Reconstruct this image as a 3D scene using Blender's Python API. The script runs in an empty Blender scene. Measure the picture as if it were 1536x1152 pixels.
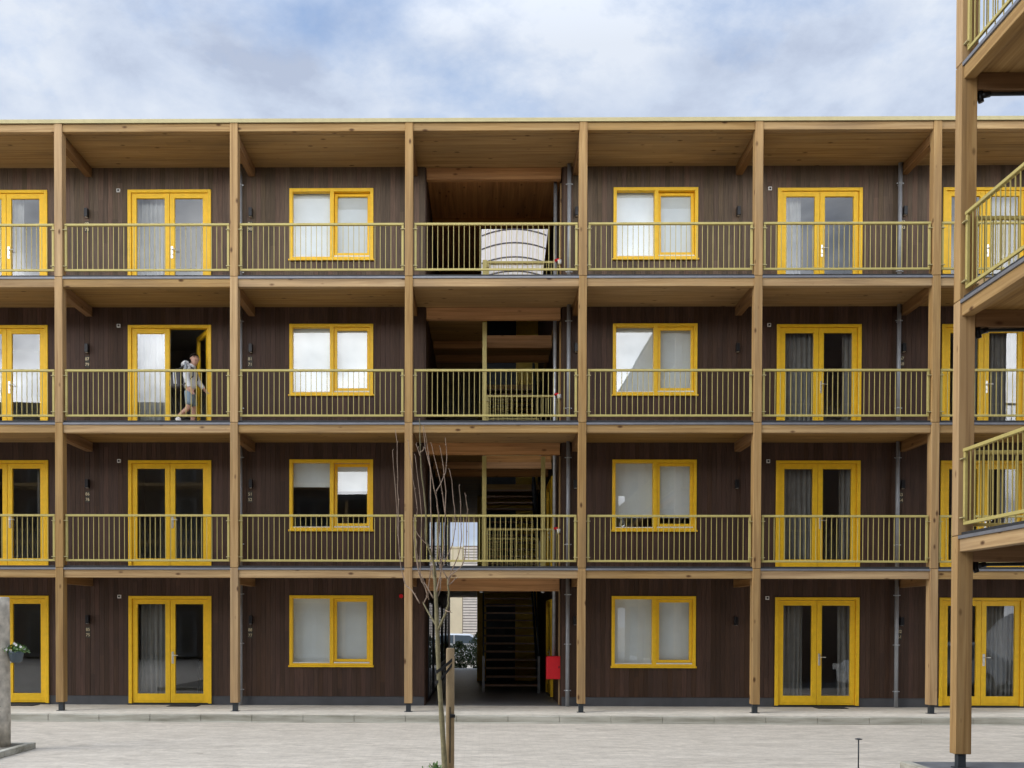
import bpy, bmesh, math, random
from mathutils import Vector, Matrix
random.seed(11)
R = math.radians
scene = bpy.context.scene
COL = scene.collection

# ------------------------------------------------------------------ materials
class NT:
    def __init__(s, name):
        s.m = bpy.data.materials.new(name); s.m.use_nodes = True
        s.t = s.m.node_tree; s.b = s.t.nodes['Principled BSDF']; s.out = s.t.nodes['Material Output']
    def n(s, typ, **kw):
        nd = s.t.nodes.new(typ)
        for k, v in kw.items():
            if k.startswith('i_'):
                key = k[2:]
                key = int(key) if key.isdigit() else key.replace('_', ' ')
                s.put(nd.inputs[key], v)
            else:
                setattr(nd, k, v)
        return nd
    def put(s, sock, v):
        if isinstance(v, bpy.types.NodeSocket): s.t.links.new(v, sock)
        else: sock.default_value = v
    def math(s, op, a, b=0.0, c=None):
        nd = s.t.nodes.new('ShaderNodeMath'); nd.operation = op
        s.put(nd.inputs[0], a); s.put(nd.inputs[1], b)
        if c is not None: s.put(nd.inputs[2], c)
        return nd.outputs[0]
    def mix(s, f, a, b, blend='MIX'):
        nd = s.t.nodes.new('ShaderNodeMix'); nd.data_type = 'RGBA'; nd.blend_type = blend
        s.put(nd.inputs[0], f); s.put(nd.inputs[6], a); s.put(nd.inputs[7], b)
        return nd.outputs[2]
    def ramp(s, f, stops):
        nd = s.t.nodes.new('ShaderNodeValToRGB'); s.put(nd.inputs[0], f)
        el = nd.color_ramp.elements
        while len(el) < len(stops): el.new(0.5)
        for e, (p, c) in zip(el, stops):
            e.position = p; e.color = c if len(c) == 4 else (*c, 1)
        return nd.outputs[0]
    def coord(s, scale=(1, 1, 1), rnd=True, kind='Object'):
        tc = s.t.nodes.new('ShaderNodeTexCoord'); v = tc.outputs[kind]
        if rnd:
            oi = s.t.nodes.new('ShaderNodeObjectInfo')
            sc = s.n('ShaderNodeVectorMath', operation='SCALE'); s.put(sc.inputs[0], (17.3, 9.7, 23.1)); s.put(sc.inputs['Scale'], oi.outputs['Random'])
            ad = s.n('ShaderNodeVectorMath', operation='ADD'); s.put(ad.inputs[0], v); s.put(ad.inputs[1], sc.outputs[0]); v = ad.outputs[0]
        ml = s.n('ShaderNodeVectorMath', operation='MULTIPLY'); s.put(ml.inputs[0], v); s.put(ml.inputs[1], scale)
        return ml.outputs[0]
    def noise(s, vec, scale=1.0, detail=3.0, rough=0.55, dist=0.0):
        nd = s.n('ShaderNodeTexNoise'); s.put(nd.inputs['Vector'], vec); nd.inputs['Scale'].default_value = scale
        nd.inputs['Detail'].default_value = detail; nd.inputs['Roughness'].default_value = rough; nd.inputs['Distortion'].default_value = dist
        return nd.outputs[0]
    def bump(s, h, strength=0.3, dist=0.01):
        nd = s.n('ShaderNodeBump'); s.put(nd.inputs['Height'], h); nd.inputs['Strength'].default_value = strength; nd.inputs['Distance'].default_value = dist
        s.put(s.b.inputs['Normal'], nd.outputs[0])
    def done(s, col=None, rough=None, metal=None, spec=None):
        if col is not None: s.put(s.b.inputs['Base Color'], col)
        if rough is not None: s.put(s.b.inputs['Roughness'], rough)
        if metal is not None: s.b.inputs['Metallic'].default_value = metal
        if spec is not None: s.b.inputs['Specular IOR Level'].default_value = spec
        return s.m

def c4(r, g, b): return (r, g, b, 1)
M = {}
def plain(name, col, rough=0.6, metal=0.0, var=0.12, nscale=6.0, spec=0.4, bump=0.0):
    t = NT(name); nz = t.noise(t.coord(), nscale, 4)
    dark = tuple(c * (1 - var) for c in col); lite = tuple(min(1, c * (1 + var)) for c in col)
    t.done(t.ramp(nz, [(0.3, dark), (0.7, lite)]), rough, metal, spec)
    if bump: t.bump(nz, bump, 0.01)
    M[name] = t.m; return t.m

def timber(name, axis, tint=(1, 1, 1), amount=1.0, boards=False):
    t = NT(name)
    long, cross = 0.55, 16.0
    sc = [cross, cross, cross]; sc[axis] = long
    v = t.coord(tuple(sc))
    g = t.noise(v, 1.0, 5, 0.6, 0.6)
    big = t.noise(t.coord((1.3, 1.3, 1.3)), 1.0, 3)
    C = lambda r, g_, b: (r * tint[0], g_ * tint[1], b * tint[2])
    col = t.ramp(g, [(0.27, C(.25, .155, .068)), (0.48, C(.41, .275, .133)), (0.72, C(.55, .40, .215))])
    col = t.mix(t.math('MULTIPLY', t.math('SUBTRACT', big, 0.35), 0.9), col, c4(*C(.36, .245, .13)))
    grey = t.noise(t.coord(tuple(2.2 if k_ != axis else .45 for k_ in range(3))), 1.0, 4, 0.6)
    col = t.mix(t.ramp(grey, [(0.46, (0, 0, 0)), (0.70, (.55, .55, .55))]), col, c4(*C(.25, .185, .12)))
    # knots
    ks = [5.5, 5.5, 5.5]; ks[axis] = 2.6
    vo = t.n('ShaderNodeTexVoronoi', feature='F1'); t.put(vo.inputs['Vector'], t.coord(tuple(ks))); vo.inputs['Scale'].default_value = 1.0
    kn = t.ramp(vo.outputs['Distance'], [(0.07, (1, 1, 1)), (0.19, (0, 0, 0))])
    sep = t.n('ShaderNodeSeparateColor'); t.put(sep.inputs[0], vo.outputs['Color'])
    keep = t.math('GREATER_THAN', sep.outputs[0], 0.5)
    bw = t.n('ShaderNodeRGBToBW'); t.put(bw.inputs[0], kn)
    col = t.mix(t.math('MULTIPLY', t.math('MULTIPLY', bw.outputs[0], keep), 0.8 * amount), col, c4(*C(.10, .05, .022)))
    # each timber a little different
    oi = t.t.nodes.new('ShaderNodeObjectInfo')
    hv = t.n('ShaderNodeHueSaturation'); t.put(hv.inputs['Color'], col)
    t.put(hv.inputs['Value'], t.math('ADD', t.math('MULTIPLY', oi.outputs['Random'], 0.26), 0.87))
    t.put(hv.inputs['Saturation'], t.math('ADD', t.math('MULTIPLY', oi.outputs['Random'], -0.18), 1.06))
    col = hv.outputs[0]
    if boards:
        tc = t.t.nodes.new('ShaderNodeTexCoord'); sx = t.n('ShaderNodeSeparateXYZ'); t.put(sx.inputs[0], tc.outputs['Object'])
        y = t.math('DIVIDE', sx.outputs[1 if axis == 0 else 0], 0.17)
        x = t.math('DIVIDE', sx.outputs[axis], 1.9)
        row = t.math('FLOOR', y)
        wn0 = t.n('ShaderNodeTexWhiteNoise', noise_dimensions='1D'); t.put(wn0.inputs['W'], row)
        xr = t.math('FLOOR', t.math('ADD', x, t.math('MULTIPLY', wn0.outputs[0], 3.0)))
        wn = t.n('ShaderNodeTexWhiteNoise', noise_dimensions='2D')
        cb = t.n('ShaderNodeCombineXYZ'); t.put(cb.inputs[0], row); t.put(cb.inputs[1], xr); t.put(wn.inputs['Vector'], cb.outputs[0])
        h2 = t.n('ShaderNodeHueSaturation'); t.put(h2.inputs['Color'], col); t.put(h2.inputs['Value'], t.math('ADD', t.math('MULTIPLY', wn.outputs[0], 0.14), 0.93))
        col = h2.outputs[0]
        fr = t.math('FRACT', y)
        seam = t.math('LESS_THAN', t.math('MINIMUM', fr, t.math('SUBTRACT', 1.0, fr)), 0.012)
        col = t.mix(t.math('MULTIPLY', seam, 0.3), col, c4(.10, .055, .025))
    t.bump(g, 0.25, 0.004)
    M[name] = t.done(col, 0.72, spec=0.25)
timber('timber_upright', 2, (.89, .815, .68), 1.3)
timber('timber_long', 0, (.92, .86, .74), 1.3)
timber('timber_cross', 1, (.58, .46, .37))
timber('soffit_boards', 0, (.82, .735, .53), 1.1, True)
timber('timber_inner', 0, (1.15, .84, .58))
timber('ceiling_inner', 1, (1.25, .85, .50), 1.0, True)

def cladding(name, base):
    t = NT(name)
    tc = t.t.nodes.new('ShaderNodeTexCoord'); sx = t.n('ShaderNodeSeparateXYZ'); t.put(sx.inputs[0], tc.outputs['Object'])
    oi = t.t.nodes.new('ShaderNodeObjectInfo')
    row = t.math('FLOOR', t.math('DIVIDE', sx.outputs[0], 0.104))
    wn0 = t.n('ShaderNodeTexWhiteNoise', noise_dimensions='2D'); cb0 = t.n('ShaderNodeCombineXYZ'); t.put(cb0.inputs[0], row); t.put(cb0.inputs[1], oi.outputs['Random']); t.put(wn0.inputs['Vector'], cb0.outputs[0])
    zz = t.math('FLOOR', t.math('ADD', t.math('DIVIDE', sx.outputs[2], 2.1), t.math('MULTIPLY', wn0.outputs[0], 4.0)))
    wn = t.n('ShaderNodeTexWhiteNoise', noise_dimensions='3D'); cb = t.n('ShaderNodeCombineXYZ'); t.put(cb.inputs[0], row); t.put(cb.inputs[1], zz); t.put(cb.inputs[2], oi.outputs['Random']); t.put(wn.inputs['Vector'], cb.outputs[0])
    g = t.noise(t.coord((55, 55, 1.9)), 1.0, 6, 0.7, .4)
    big = t.noise(t.coord((.8, .8, .5)), 1.0, 3)
    a = tuple(c * .5 for c in base); b = tuple(min(1, c * 1.5) for c in base)
    col = t.ramp(g, [(0.28, a), (0.72, b)])
    hv = t.n('ShaderNodeHueSaturation'); t.put(hv.inputs['Color'], col)
    t.put(hv.inputs['Value'], t.math('ADD', t.math('MULTIPLY', t.math('ADD', t.math('MULTIPLY', wn.outputs[0], 1.15), t.math('MULTIPLY', big, 1.6)), 0.30), 0.56))
    t.put(hv.inputs['Saturation'], t.math('ADD', t.math('MULTIPLY', wn0.outputs[0], 0.5), 0.75))
    hue = t.mix(1.0, hv.outputs[0], t.ramp(wn0.outputs[0], [(0.0, (1.22, .95, .82)), (0.5, (1.0, 1.0, 1.0)), (1.0, (.86, .95, 1.0))]), 'MULTIPLY')
    t.bump(g, 0.3, 0.004)
    M[name] = t.done(hue, 0.62, spec=0.35)
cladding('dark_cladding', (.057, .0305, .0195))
cladding('pale_cladding', (.108, .075, .050))  # paler, greyer boarding, used on the top storey only

def paint(name, col, rough=0.42):
    t = NT(name); nz = t.noise(t.coord((9, 9, 9)), 1.0, 4); fine = t.noise(t.coord((60, 60, 8)), 1.0, 3)
    cc = t.ramp(nz, [(0.3, tuple(c * .92 for c in col)), (0.7, tuple(min(1, c * 1.05) for c in col))])
    t.bump(fine, 0.05, 0.002)
    M[name] = t.done(cc, rough, spec=0.3)
paint('yellow_paint', (.90, .555, .024))
paint('yellow_wall', (.78, .54, .08), 0.5)
paint('gold_paint', (.43, .362, .13), 0.45)
paint('gold_trim', (.42, .365, .19), 0.45)
plain('galvanised', (.42, .44, .46), 0.38, 0.55, 0.15, 9)
plain('pipe_grey', (.30, .315, .34), 0.4, 0.2, 0.1, 8)
plain('steel_edge', (.185, .19, .21), 0.45, 0.2, 0.1, 7)
plain('deck_dark', (.028, .029, .031), 0.7, 0, 0.2, 10)
plain('anthracite', (.035, .042, .05), 0.5, 0.2, 0.15, 8)
plain('plinth_grey', (.075, .077, .083), 0.8, 0, 0.12, 4)
plain('black_metal', (.012, .012, .014), 0.35, 0.3, 0.2, 8)
plain('steel_door_metal', (.75, .74, .70), 0.28, 0.85, 0.06, 12)
plain('white_plastic', (.78, .78, .76), 0.45, 0, 0.05, 12)
plain('blind_fabric', (.64, .70, .735), 0.85, 0, 0.04, 3)
plain('curtain_fabric', (.20, .205, .20), 0.9, 0, 0.12, 5)
plain('sheer_fabric', (.32, .33, .33), 0.9, 0, 0.08, 5)
plain('interior_plaster', (.40, .39, .37), 0.9, 0, 0.08, 2)
plain('interior_floor', (.10, .085, .07), 0.6, 0, 0.2, 3)
plain('red_enamel', (.62, .008, .018), 0.35, 0, 0.06, 6)
plain('tread_wood', (.30, .19, .13), 0.6, 0, 0.2, 12)
plain('rubber', (.012, .012, .013), 0.75, 0, 0.2, 20)
plain('mat_fibre', (.03, .03, .032), 0.95, 0, 0.3, 60, bump=0.5)
plain('gold_digit', (.62, .52, .33), 0.5, 0.2, 0.05, 20)
plain('sign_dark', (.045, .04, .03), 0.5, 0.1, 0.1, 20)
plain('pole_wood', (.50, .46, .39), 0.85, 0, 0.35, 7, bump=0.5)
plain('stake_wood', (.28, .205, .115), 0.8, 0, 0.2, 5)
plain('soil', (.16, .145, .12), 0.95, 0, 0.35, 25, bump=0.6)
plain('bark_young', (.175, .155, .085), 0.8, 0, 0.25, 22, bump=0.4)
plain('twig_bark', (.26, .19, .14), 0.75, 0, 0.25, 18)
plain('skin', (.55, .33, .25), 0.55, 0, 0.06, 14)
plain('lip', (.36, .15, .12), 0.5, 0, 0.05, 20)
plain('hair', (.018, .013, .010), 0.7, 0, 0.3, 30)
plain('eye_dark', (.03, .02, .018), 0.3, 0, 0.1, 20)
plain('hoodie_white', (.66, .68, .71), 0.85, 0, 0.08, 8)
plain('hoodie_grey', (.30, .33, .37), 0.85, 0, 0.1, 8)
plain('denim_pale', (.22, .30, .37), 0.85, 0, 0.15, 18)
plain('bag_grey', (.075, .075, .085), 0.8, 0, 0.2, 12)
plain('shoe_white', (.78, .78, .78), 0.6, 0, 0.05, 12)
plain('beige_panel', (.72, .63, .45), 0.6, 0, 0.05, 2)
plain('slat_pale', (.74, .68, .62), 0.6, 0, 0.08, 4)
plain('slat_gap', (.20, .16, .15), 0.8, 0, 0.1, 4)
plain('car_silver', (.62, .66, .70), 0.3, 0.2, 0.04, 3)
plain('car_glass', (.12, .16, .20), 0.06, 0, 0.05, 3, spec=0.7)
plain('panel_white', (.80, .79, .82), 0.55, 0, 0.06, 5)
plain('panel_dark', (.08, .075, .10), 0.7, 0, 0.1, 8)
plain('petal_white', (.75, .74, .74), 0.7, 0, 0.05, 10)
plain('slate_grey', (.13, .14, .155), 0.55, 0, 0.25, 3)
plain('pot_grey', (.09, .12, .145), 0.5, 0, 0.1, 10)
plain('roof_dark', (.06, .06, .06), 0.9, 0, 0.1, 3)

def leafmat(name, a, b):
    t = NT(name); geo = t.t.nodes.new('ShaderNodeNewGeometry')
    t.b.inputs['Subsurface Weight'].default_value = 0.0
    M[name] = t.done(t.ramp(geo.outputs['Random Per Island'], [(0.0, a), (1.0, b)]), 0.5, spec=0.35)
leafmat('shrub_leaf', (.012, .035, .010), (.06, .12, .035))
leafmat('pot_leaf', (.03, .09, .02), (.16, .26, .07))

def glassmat(name, tint, base_reflect):
    t = NT(name); t.t.nodes.remove(t.b)
    tr = t.n('ShaderNodeBsdfTransparent', i_Color=c4(*tint))
    gl = t.n('ShaderNodeBsdfGlossy'); gl.inputs['Roughness'].default_value = 0.0; gl.inputs['Color'].default_value = (.95, .97, 1, 1)
    nz = t.noise(t.coord((1.1, 1.1, .9)), 1.0, 1)
    bp = t.n('ShaderNodeBump'); t.put(bp.inputs['Height'], nz); bp.inputs['Strength'].default_value = 0.045; bp.inputs['Distance'].default_value = 0.02
    t.put(gl.inputs['Normal'], bp.outputs[0])
    lw = t.n('ShaderNodeLayerWeight'); lw.inputs[0].default_value = 0.5
    f = t.math('ADD', t.math('MULTIPLY', t.math('POWER', lw.outputs['Facing'], 5.0), 1.0 - base_reflect), base_reflect)
    mx = t.n('ShaderNodeMixShader'); t.put(mx.inputs[0], f); t.put(mx.inputs[1], tr.outputs[0]); t.put(mx.inputs[2], gl.outputs[0])
    t.put(t.out.inputs[0], mx.outputs[0]); M[name] = t.m
glassmat('coated_glass', (.97, .985, .98), 0.105)

def paving(name, base, bw, bh, joint, warm=0.0):
    t = NT(name)
    v = t.coord((1, 1, 1), rnd=False)
    wob = t.n('ShaderNodeVectorMath', operation='ADD'); t.put(wob.inputs[0], v)
    nd = t.n('ShaderNodeTexNoise'); t.put(nd.inputs['Vector'], v); nd.inputs['Scale'].default_value = 1.6
    sub = t.n('ShaderNodeVectorMath', operation='SCALE'); t.put(sub.inputs[0], nd.outputs['Color']); sub.inputs['Scale'].default_value = 0.05
    t.put(wob.inputs[1], sub.outputs[0])
    br = t.n('ShaderNodeTexBrick'); t.put(br.inputs['Vector'], wob.outputs[0]); br.inputs['Scale'].default_value = 1.0
    br.inputs['Brick Width'].default_value = bw; br.inputs['Row Height'].default_value = bh; br.inputs['Mortar Size'].default_value = joint; br.inputs['Mortar Smooth'].default_value = 0.3
    br.inputs['Color1'].default_value = c4(*[c * .96 for c in base]); br.inputs['Color2'].default_value = c4(*[min(1, c * 1.04) for c in base]); br.inputs['Mortar'].default_value = c4(*[c * .88 for c in base])
    n1 = t.noise(t.coord((1.0, 2.6, 1), rnd=False), 1.3, 5, 0.62, 1.2)
    n2 = t.noise(t.coord((1, 1.9, 1), rnd=False), 7.5, 6, 0.68)
    col = t.mix(0.75, br.outputs['Color'], t.ramp(n2, [(0.3, tuple(c * .8 for c in base)), (0.7, tuple(min(1, c * 1.18) for c in base))]), 'MIX') if False else br.outputs['Color']
    col = t.mix(0.8, col, t.ramp(n2, [(0.3, (.78, .78, .78)), (0.7, (1.2, 1.2, 1.18))]), 'MULTIPLY')
    col = t.mix(0.8, col, t.ramp(n1, [(0.3, (.74, .73, .71)), (0.68, (1.16, 1.16, 1.16))]), 'MULTIPLY')
    vo = t.n('ShaderNodeTexVoronoi', feature='F1'); t.put(vo.inputs['Vector'], t.coord((1, 1, 1), rnd=False)); vo.inputs['Scale'].default_value = 1.5
    sp = t.n('ShaderNodeSeparateColor'); t.put(sp.inputs[0], vo.outputs['Color'])
    spot = t.math('MULTIPLY', t.math('LESS_THAN', t.math('ADD', vo.outputs['Distance'], t.math('MULTIPLY', n2, .12)), 0.13), t.math('GREATER_THAN', sp.outputs[0], .80))
    col = t.mix(t.math('MULTIPLY', spot, .5), col, c4(*[c * .35 for c in base]))
    h = t.math('ADD', t.math('MULTIPLY', n2, 0.9), t.math('MULTIPLY', br.outputs['Fac'], -0.5))
    t.bump(h, 0.55, 0.02)
    M[name] = t.done(col, 0.8 if name != 'passage_paving' else 0.42, spec=0.3)
paving('court_paving', (.53, .485, .42), 0.21, 0.105, 0.005)
paving('terrace_paving', (.60, .56, .485), 1.0, 0.5, 0.004)
paving('passage_paving', (.20, .20, .205), 0.20, 0.10, 0.006)
def kerbmat():
    t = NT('kerb_concrete')
    n1 = t.noise(t.coord((.7, 3, 6), rnd=True), 1.0, 5, 0.65); n2 = t.noise(t.coord((30, 30, 30)), 1.0, 3)
    col = t.ramp(n1, [(0.3, (.20, .19, .145)), (0.6, (.46, .445, .385)), (0.8, (.55, .53, .47))])
    t.bump(n2, 0.3, 0.006); M['kerb_concrete'] = t.done(col, 0.85, spec=0.25)
kerbmat()

# ------------------------------------------------------------------ mesh helpers
class MB:
    def __init__(s): s.v = []; s.f = []; s.sm = set()
    def box(s, x0, x1, y0, y1, z0, z1):
        if x0 > x1: x0, x1 = x1, x0
        if y0 > y1: y0, y1 = y1, y0
        if z0 > z1: z0, z1 = z1, z0
        b = len(s.v)
        s.v += [(x0, y0, z0), (x1, y0, z0), (x1, y1, z0), (x0, y1, z0), (x0, y0, z1), (x1, y0, z1), (x1, y1, z1), (x0, y1, z1)]
        s.f += [(b, b + 3, b + 2, b + 1), (b + 4, b + 5, b + 6, b + 7), (b, b + 1, b + 5, b + 4), (b + 1, b + 2, b + 6, b + 5), (b + 2, b + 3, b + 7, b + 6), (b + 3, b, b + 4, b + 7)]
        return s
    def quad(s, *p):
        b = len(s.v); s.v += [tuple(q) for q in p]; s.f.append(tuple(range(b, b + len(p)))); return s
    def prism(s, prof, axis, a, b):
        """prof: 2D points, extruded along axis from a to b (axis 0: prof=(y,z); 1: (x,z); 2: (x,y))"""
        def P(p, t):
            return (t, p[0], p[1]) if axis == 0 else (p[0], t, p[1]) if axis == 1 else (p[0], p[1], t)
        n = len(prof); k = len(s.v)
        s.v += [P(p, a) for p in prof] + [P(p, b) for p in prof]
        s.f.append(tuple(range(k, k + n))); s.f.append(tuple(range(k + 2 * n - 1, k + n - 1, -1)))
        for i in range(n):
            j = (i + 1) % n; s.f.append((k + i, k + n + i, k + n + j, k + j))
        return s
    def tube(s, pts, rad, n=8, cap=True):
        pts = [Vector(p) for p in pts]
        if not isinstance(rad, (list, tuple)): rad = [rad] * len(pts)
        b = len(s.v); up = Vector((0.31, 0.2, 0.93))
        for i, p in enumerate(pts):
            d = (pts[min(i + 1, len(pts) - 1)] - pts[max(i - 1, 0)]).normalized()
            u = d.cross(up if abs(d.dot(up)) < .95 else Vector((1, 0, 0))).normalized(); w = d.cross(u)
            for k in range(n):
                a = 2 * math.pi * k / n
                s.v.append(tuple(p + (u * math.cos(a) + w * math.sin(a)) * rad[i]))
        for i in range(len(pts) - 1):
            for k in range(n):
                f = (b + i * n + k, b + i * n + (k + 1) % n, b + (i + 1) * n + (k + 1) % n, b + (i + 1) * n + k)
                s.sm.add(len(s.f)); s.f.append(f)
        if cap:
            s.f.append(tuple(b + k for k in range(n))[::-1]); e = b + (len(pts) - 1) * n; s.f.append(tuple(e + k for k in range(n)))
        return s
    def lathe(s, prof, c=(0, 0, 0), n=20):
        b = len(s.v)
        for r, z in prof:
            for k in range(n):
                a = 2 * math.pi * k / n; s.v.append((c[0] + r * math.cos(a), c[1] + r * math.sin(a), c[2] + z))
        for i in range(len(prof) - 1):
            for k in range(n):
                s.sm.add(len(s.f)); s.f.append((b + i * n + k, b + i * n + (k + 1) % n, b + (i + 1) * n + (k + 1) % n, b + (i + 1) * n + k))
        s.f.append(tuple(b + k for k in range(n))[::-1]); e = b + (len(prof) - 1) * n; s.f.append(tuple(e + k for k in range(n)))
        return s
    def leaf(s, p, size, up=0.4):
        p = Vector(p); d = Vector((random.gauss(0, 1), random.gauss(0, 1), random.gauss(0, 1) + up)).normalized()
        n = d.cross(Vector((random.gauss(0, 1), random.gauss(0, 1), random.gauss(0, 1)))).normalized(); w = n * size * .28
        a = p + d * size * .5
        s.quad(p, a + w, p + d * size, a - w); return s
    def build(s, name, mat, parent=None, bevel=0.0, loc=None, rot=None):
        me = bpy.data.meshes.new(name); me.from_pydata(s.v, [], s.f); me.update()
        if s.sm:
            for i in s.sm: me.polygons[i].use_smooth = True
        bm = bmesh.new(); bm.from_mesh(me); bmesh.ops.recalc_face_normals(bm, faces=bm.faces) if not name.startswith('pane') else None; bm.to_mesh(me); bm.free()
        me.materials.append(M[mat]); o = bpy.data.objects.new(name, me); COL.objects.link(o)
        if parent: o.parent = parent
        if loc: o.location = loc
        if rot: o.rotation_euler = rot
        if bevel:
            b = o.modifiers.new('bevel', 'BEVEL'); b.width = bevel; b.segments = 1; b.limit_method = 'ANGLE'; b.angle_limit = R(40)
        return o

def tag(o, label=None, cat=None, group=None, kind=None):
    if label: o['label'] = label
    if cat: o['category'] = cat
    if group: o['group'] = group
    if kind: o['kind'] = kind
    return o
def empty(name, loc=(0, 0, 0), rz=0.0, parent=None):
    o = bpy.data.objects.new(name, None); COL.objects.link(o); o.location = loc; o.rotation_euler = (0, 0, rz); o.empty_display_size = .2
    if parent: o.parent = parent
    return o
def thing(name, label, cat, loc=(0, 0, 0), rz=0.0, group=None):
    return tag(empty(name, loc, rz), label, cat, group, 'thing')
def copy_tree(o, parent=None):
    c = o.copy(); COL.objects.link(c)
    if parent: c.parent = parent
    for ch in o.children: copy_tree(ch, c)
    return c

# ------------------------------------------------------------------ levels
F = [0.0, 2.95, 5.88, 8.80]          # walking surface of each storey
J = [2.907, 5.83, 8.758]             # steel edge / post joint of each gallery
S = [2.79, 5.715, 8.643, 11.655]     # soffit over each storey
PX = [-10.61, -7.066, -3.519, 0.0, 3.491, 6.993, 10.534, 14.07]
PL, PR = 0.23, 3.22                  # stair passage walls
WY = 1.5
ROOF0, ROOF1 = 11.665, 11.83
DEPTH = 18.5
STOREY = ['ground floor', 'first gallery', 'second gallery', 'top gallery']

building = thing('apartment_building', 'long four-storey timber-galleried apartment block with yellow doors and dark brown boarding', 'building')

# ------------------------------------------------------------------ parts used on both buildings
def post(par, x, y, s, top=None):
    z0 = 0.178 if s == 0 else J[s - 1] + 0.004
    z1 = J[s] - 0.003 if s < 3 else ROOF1
    p = MB().box(x - .079, x + .079, y - .1, y + .1, z0, z1).build('post', 'timber_upright', par, .007)
    if s == 0:
        f = MB().box(x - .048, x + .048, y - .048, y + .048, 0.008, .178).box(x - .08, x + .08, y - .08, y + .08, -.002, .008)
        f.build('post_foot', 'anthracite', p)
    return p
def railing(par, x, y, z, L, rz=0.0):
    """yellow-grey rail panel starting at x,y running L along its own x axis; z = joint level"""
    m = MB()
    m.box(0, L, -.028, .028, z + 1.035, z + 1.078)
    m.box(.0, L, -.016, .016, z + .128, z + .170)
    m.box(.0, .045, -.02, .02, z + .170, z + 1.035); m.box(L - .045, L, -.02, .02, z + .170, z + 1.035)
    r = m.build('railing', 'gold_paint', par, .004, (x, y, 0), (0, 0, rz))
    k = max(1, round((L - .09) / .106)); st = (L - .09) / k
    g = MB()
    for i in range(1, k):
        u = .045 + i * st; g.box(u - .0055, u + .0055, -.006, .006, z + .165, z + 1.04)
    g.build('grille', 'gold_paint', r)
    for zz in (z + .22, z + .95):
        for ua, ub in ((-.028, .060), (L - .060, L + .028)):
            MB().box(ua, ub, -.052, -.021, zz - .006, zz + .006).build('bracket', 'gold_trim', r)
    return r
def edge(par, x0, x1, s):
    """front beam, steel edge and dark deck edge of one gallery bay (between two posts)"""
    z = J[s]
    MB().box(x0, x1, -.07, .07, z - .2, z - .04).build('edge_beam', 'timber_long', par, .006)
    MB().prism([(-.092, z - .04), (.05, z - .04), (.05, z - .028), (-.078, z - .028), (-.078, z), (-.092, z)], 0, x0 - .0, x1).build('steel_edge', 'steel_edge', par)
    MB().box(x0, x1, -.05, .05, z - .026, F[s + 1]).build('deck_edge', 'deck_dark', par)
def crossbeam(par, x, y0, y1, s):
    return MB().box(x - .07, x + .07, y0, y1, S[s] - .205, S[s] - .003).build('cross_beam', 'timber_cross', par, .005)

# ------------------------------------------------------------------ gallery of the main block
bays = list(zip(PX[:-1], PX[1:]))
for i, x in enumerate(PX):
    for s in range(4):
        post(building, x, 0, s)
        crossbeam(building, x, .1, WY - .035, s)
for b, (xa, xb) in enumerate(bays):
    x0, x1 = xa + .079, xb - .079
    for s in range(3):
        edge(building, x0, x1, s)
        railing(building, x0 + .028, -.03, J[s], x1 - x0 - .056)
        MB().box(xa, xb, .07, WY if b != 3 else 1.62, S[s], F[s + 1] - .002).build('gallery_deck', 'soffit_boards', building)
    MB().box(x0, x1, -.07, .07, ROOF0 - .0, ROOF1).build('roof_beam', 'timber_long', building, .006)
MB().box(PX[0], PX[-1], .07, DEPTH, S[3], 11.80).build('roof_soffit', 'soffit_boards', building)
MB().box(PX[0] - .1, PX[-1] + .1, -.105, .1, ROOF1 + .001, 11.885).box(PX[0] - .1, PX[-1] + .1, -.12, -.105, ROOF1 - .012, 11.892).build('roof_trim', 'gold_trim', building)
MB().box(PX[0], PX[-1], .1, DEPTH + .1, 11.801, 11.87).build('roof', 'roof_dark', building)

# ------------------------------------------------------------------ boarded walls with real openings
def clad(par, x0, x1, z0, z1, holes=(), loc=None, rot=None, name='wall_cladding', y=0.0, back=True, mat='dark_cladding'):
    m = MB(); w = .104
    k0 = math.floor(x0 / w + 1e-6)
    while k0 * w < x1 - 1e-6:
        a, c = max(x0, k0 * w), min(x1, (k0 + 1) * w); k0 += 1
        if c - a < .004: continue
        segs = [(a, c, z0, z1)]
        for hx0, hx1, hz0, hz1 in holes:
            new = []
            for (p, q, zl, zh) in segs:
                if q <= hx0 or p >= hx1 or zh <= hz0 or zl >= hz1: new.append((p, q, zl, zh)); continue
                if p < hx0: new.append((p, hx0, zl, zh))
                if q > hx1: new.append((hx1, q, zl, zh))
                pp, qq = max(p, hx0), min(q, hx1)
                if zl < hz0: new.append((pp, qq, zl, hz0))
                if zh > hz1: new.append((pp, qq, hz1, zh))
            segs = new
        for p, q, zl, zh in segs:
            if q - p > .012 and zh - zl > .01:
                pr = y - random.uniform(0.0, .003)
                m.box(p + (.0016 if abs(p - a) < 1e-6 else 0), q - (.0016 if abs(q - c) < 1e-6 else 0), pr - .022, y, zl, zh)
    o = m.build(name, mat, par, 0, loc, rot)
    if back:
        bk = MB(); xs = [(x0, x1)]
        cur = x0
        for hx0, hx1, hz0, hz1 in sorted(holes):
            bk.box(cur, hx0, y + .001, y + .09, z0, z1)
            if hz0 > z0: bk.box(hx0, hx1, y + .001, y + .09, z0, hz0)
            if hz1 < z1: bk.box(hx0, hx1, y + .001, y + .09, hz1, z1)
            cur = hx1
        bk.box(cur, x1, y + .001, y + .09, z0, z1)
        bk.build('wall', 'dark_cladding', o)
    return o

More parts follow.
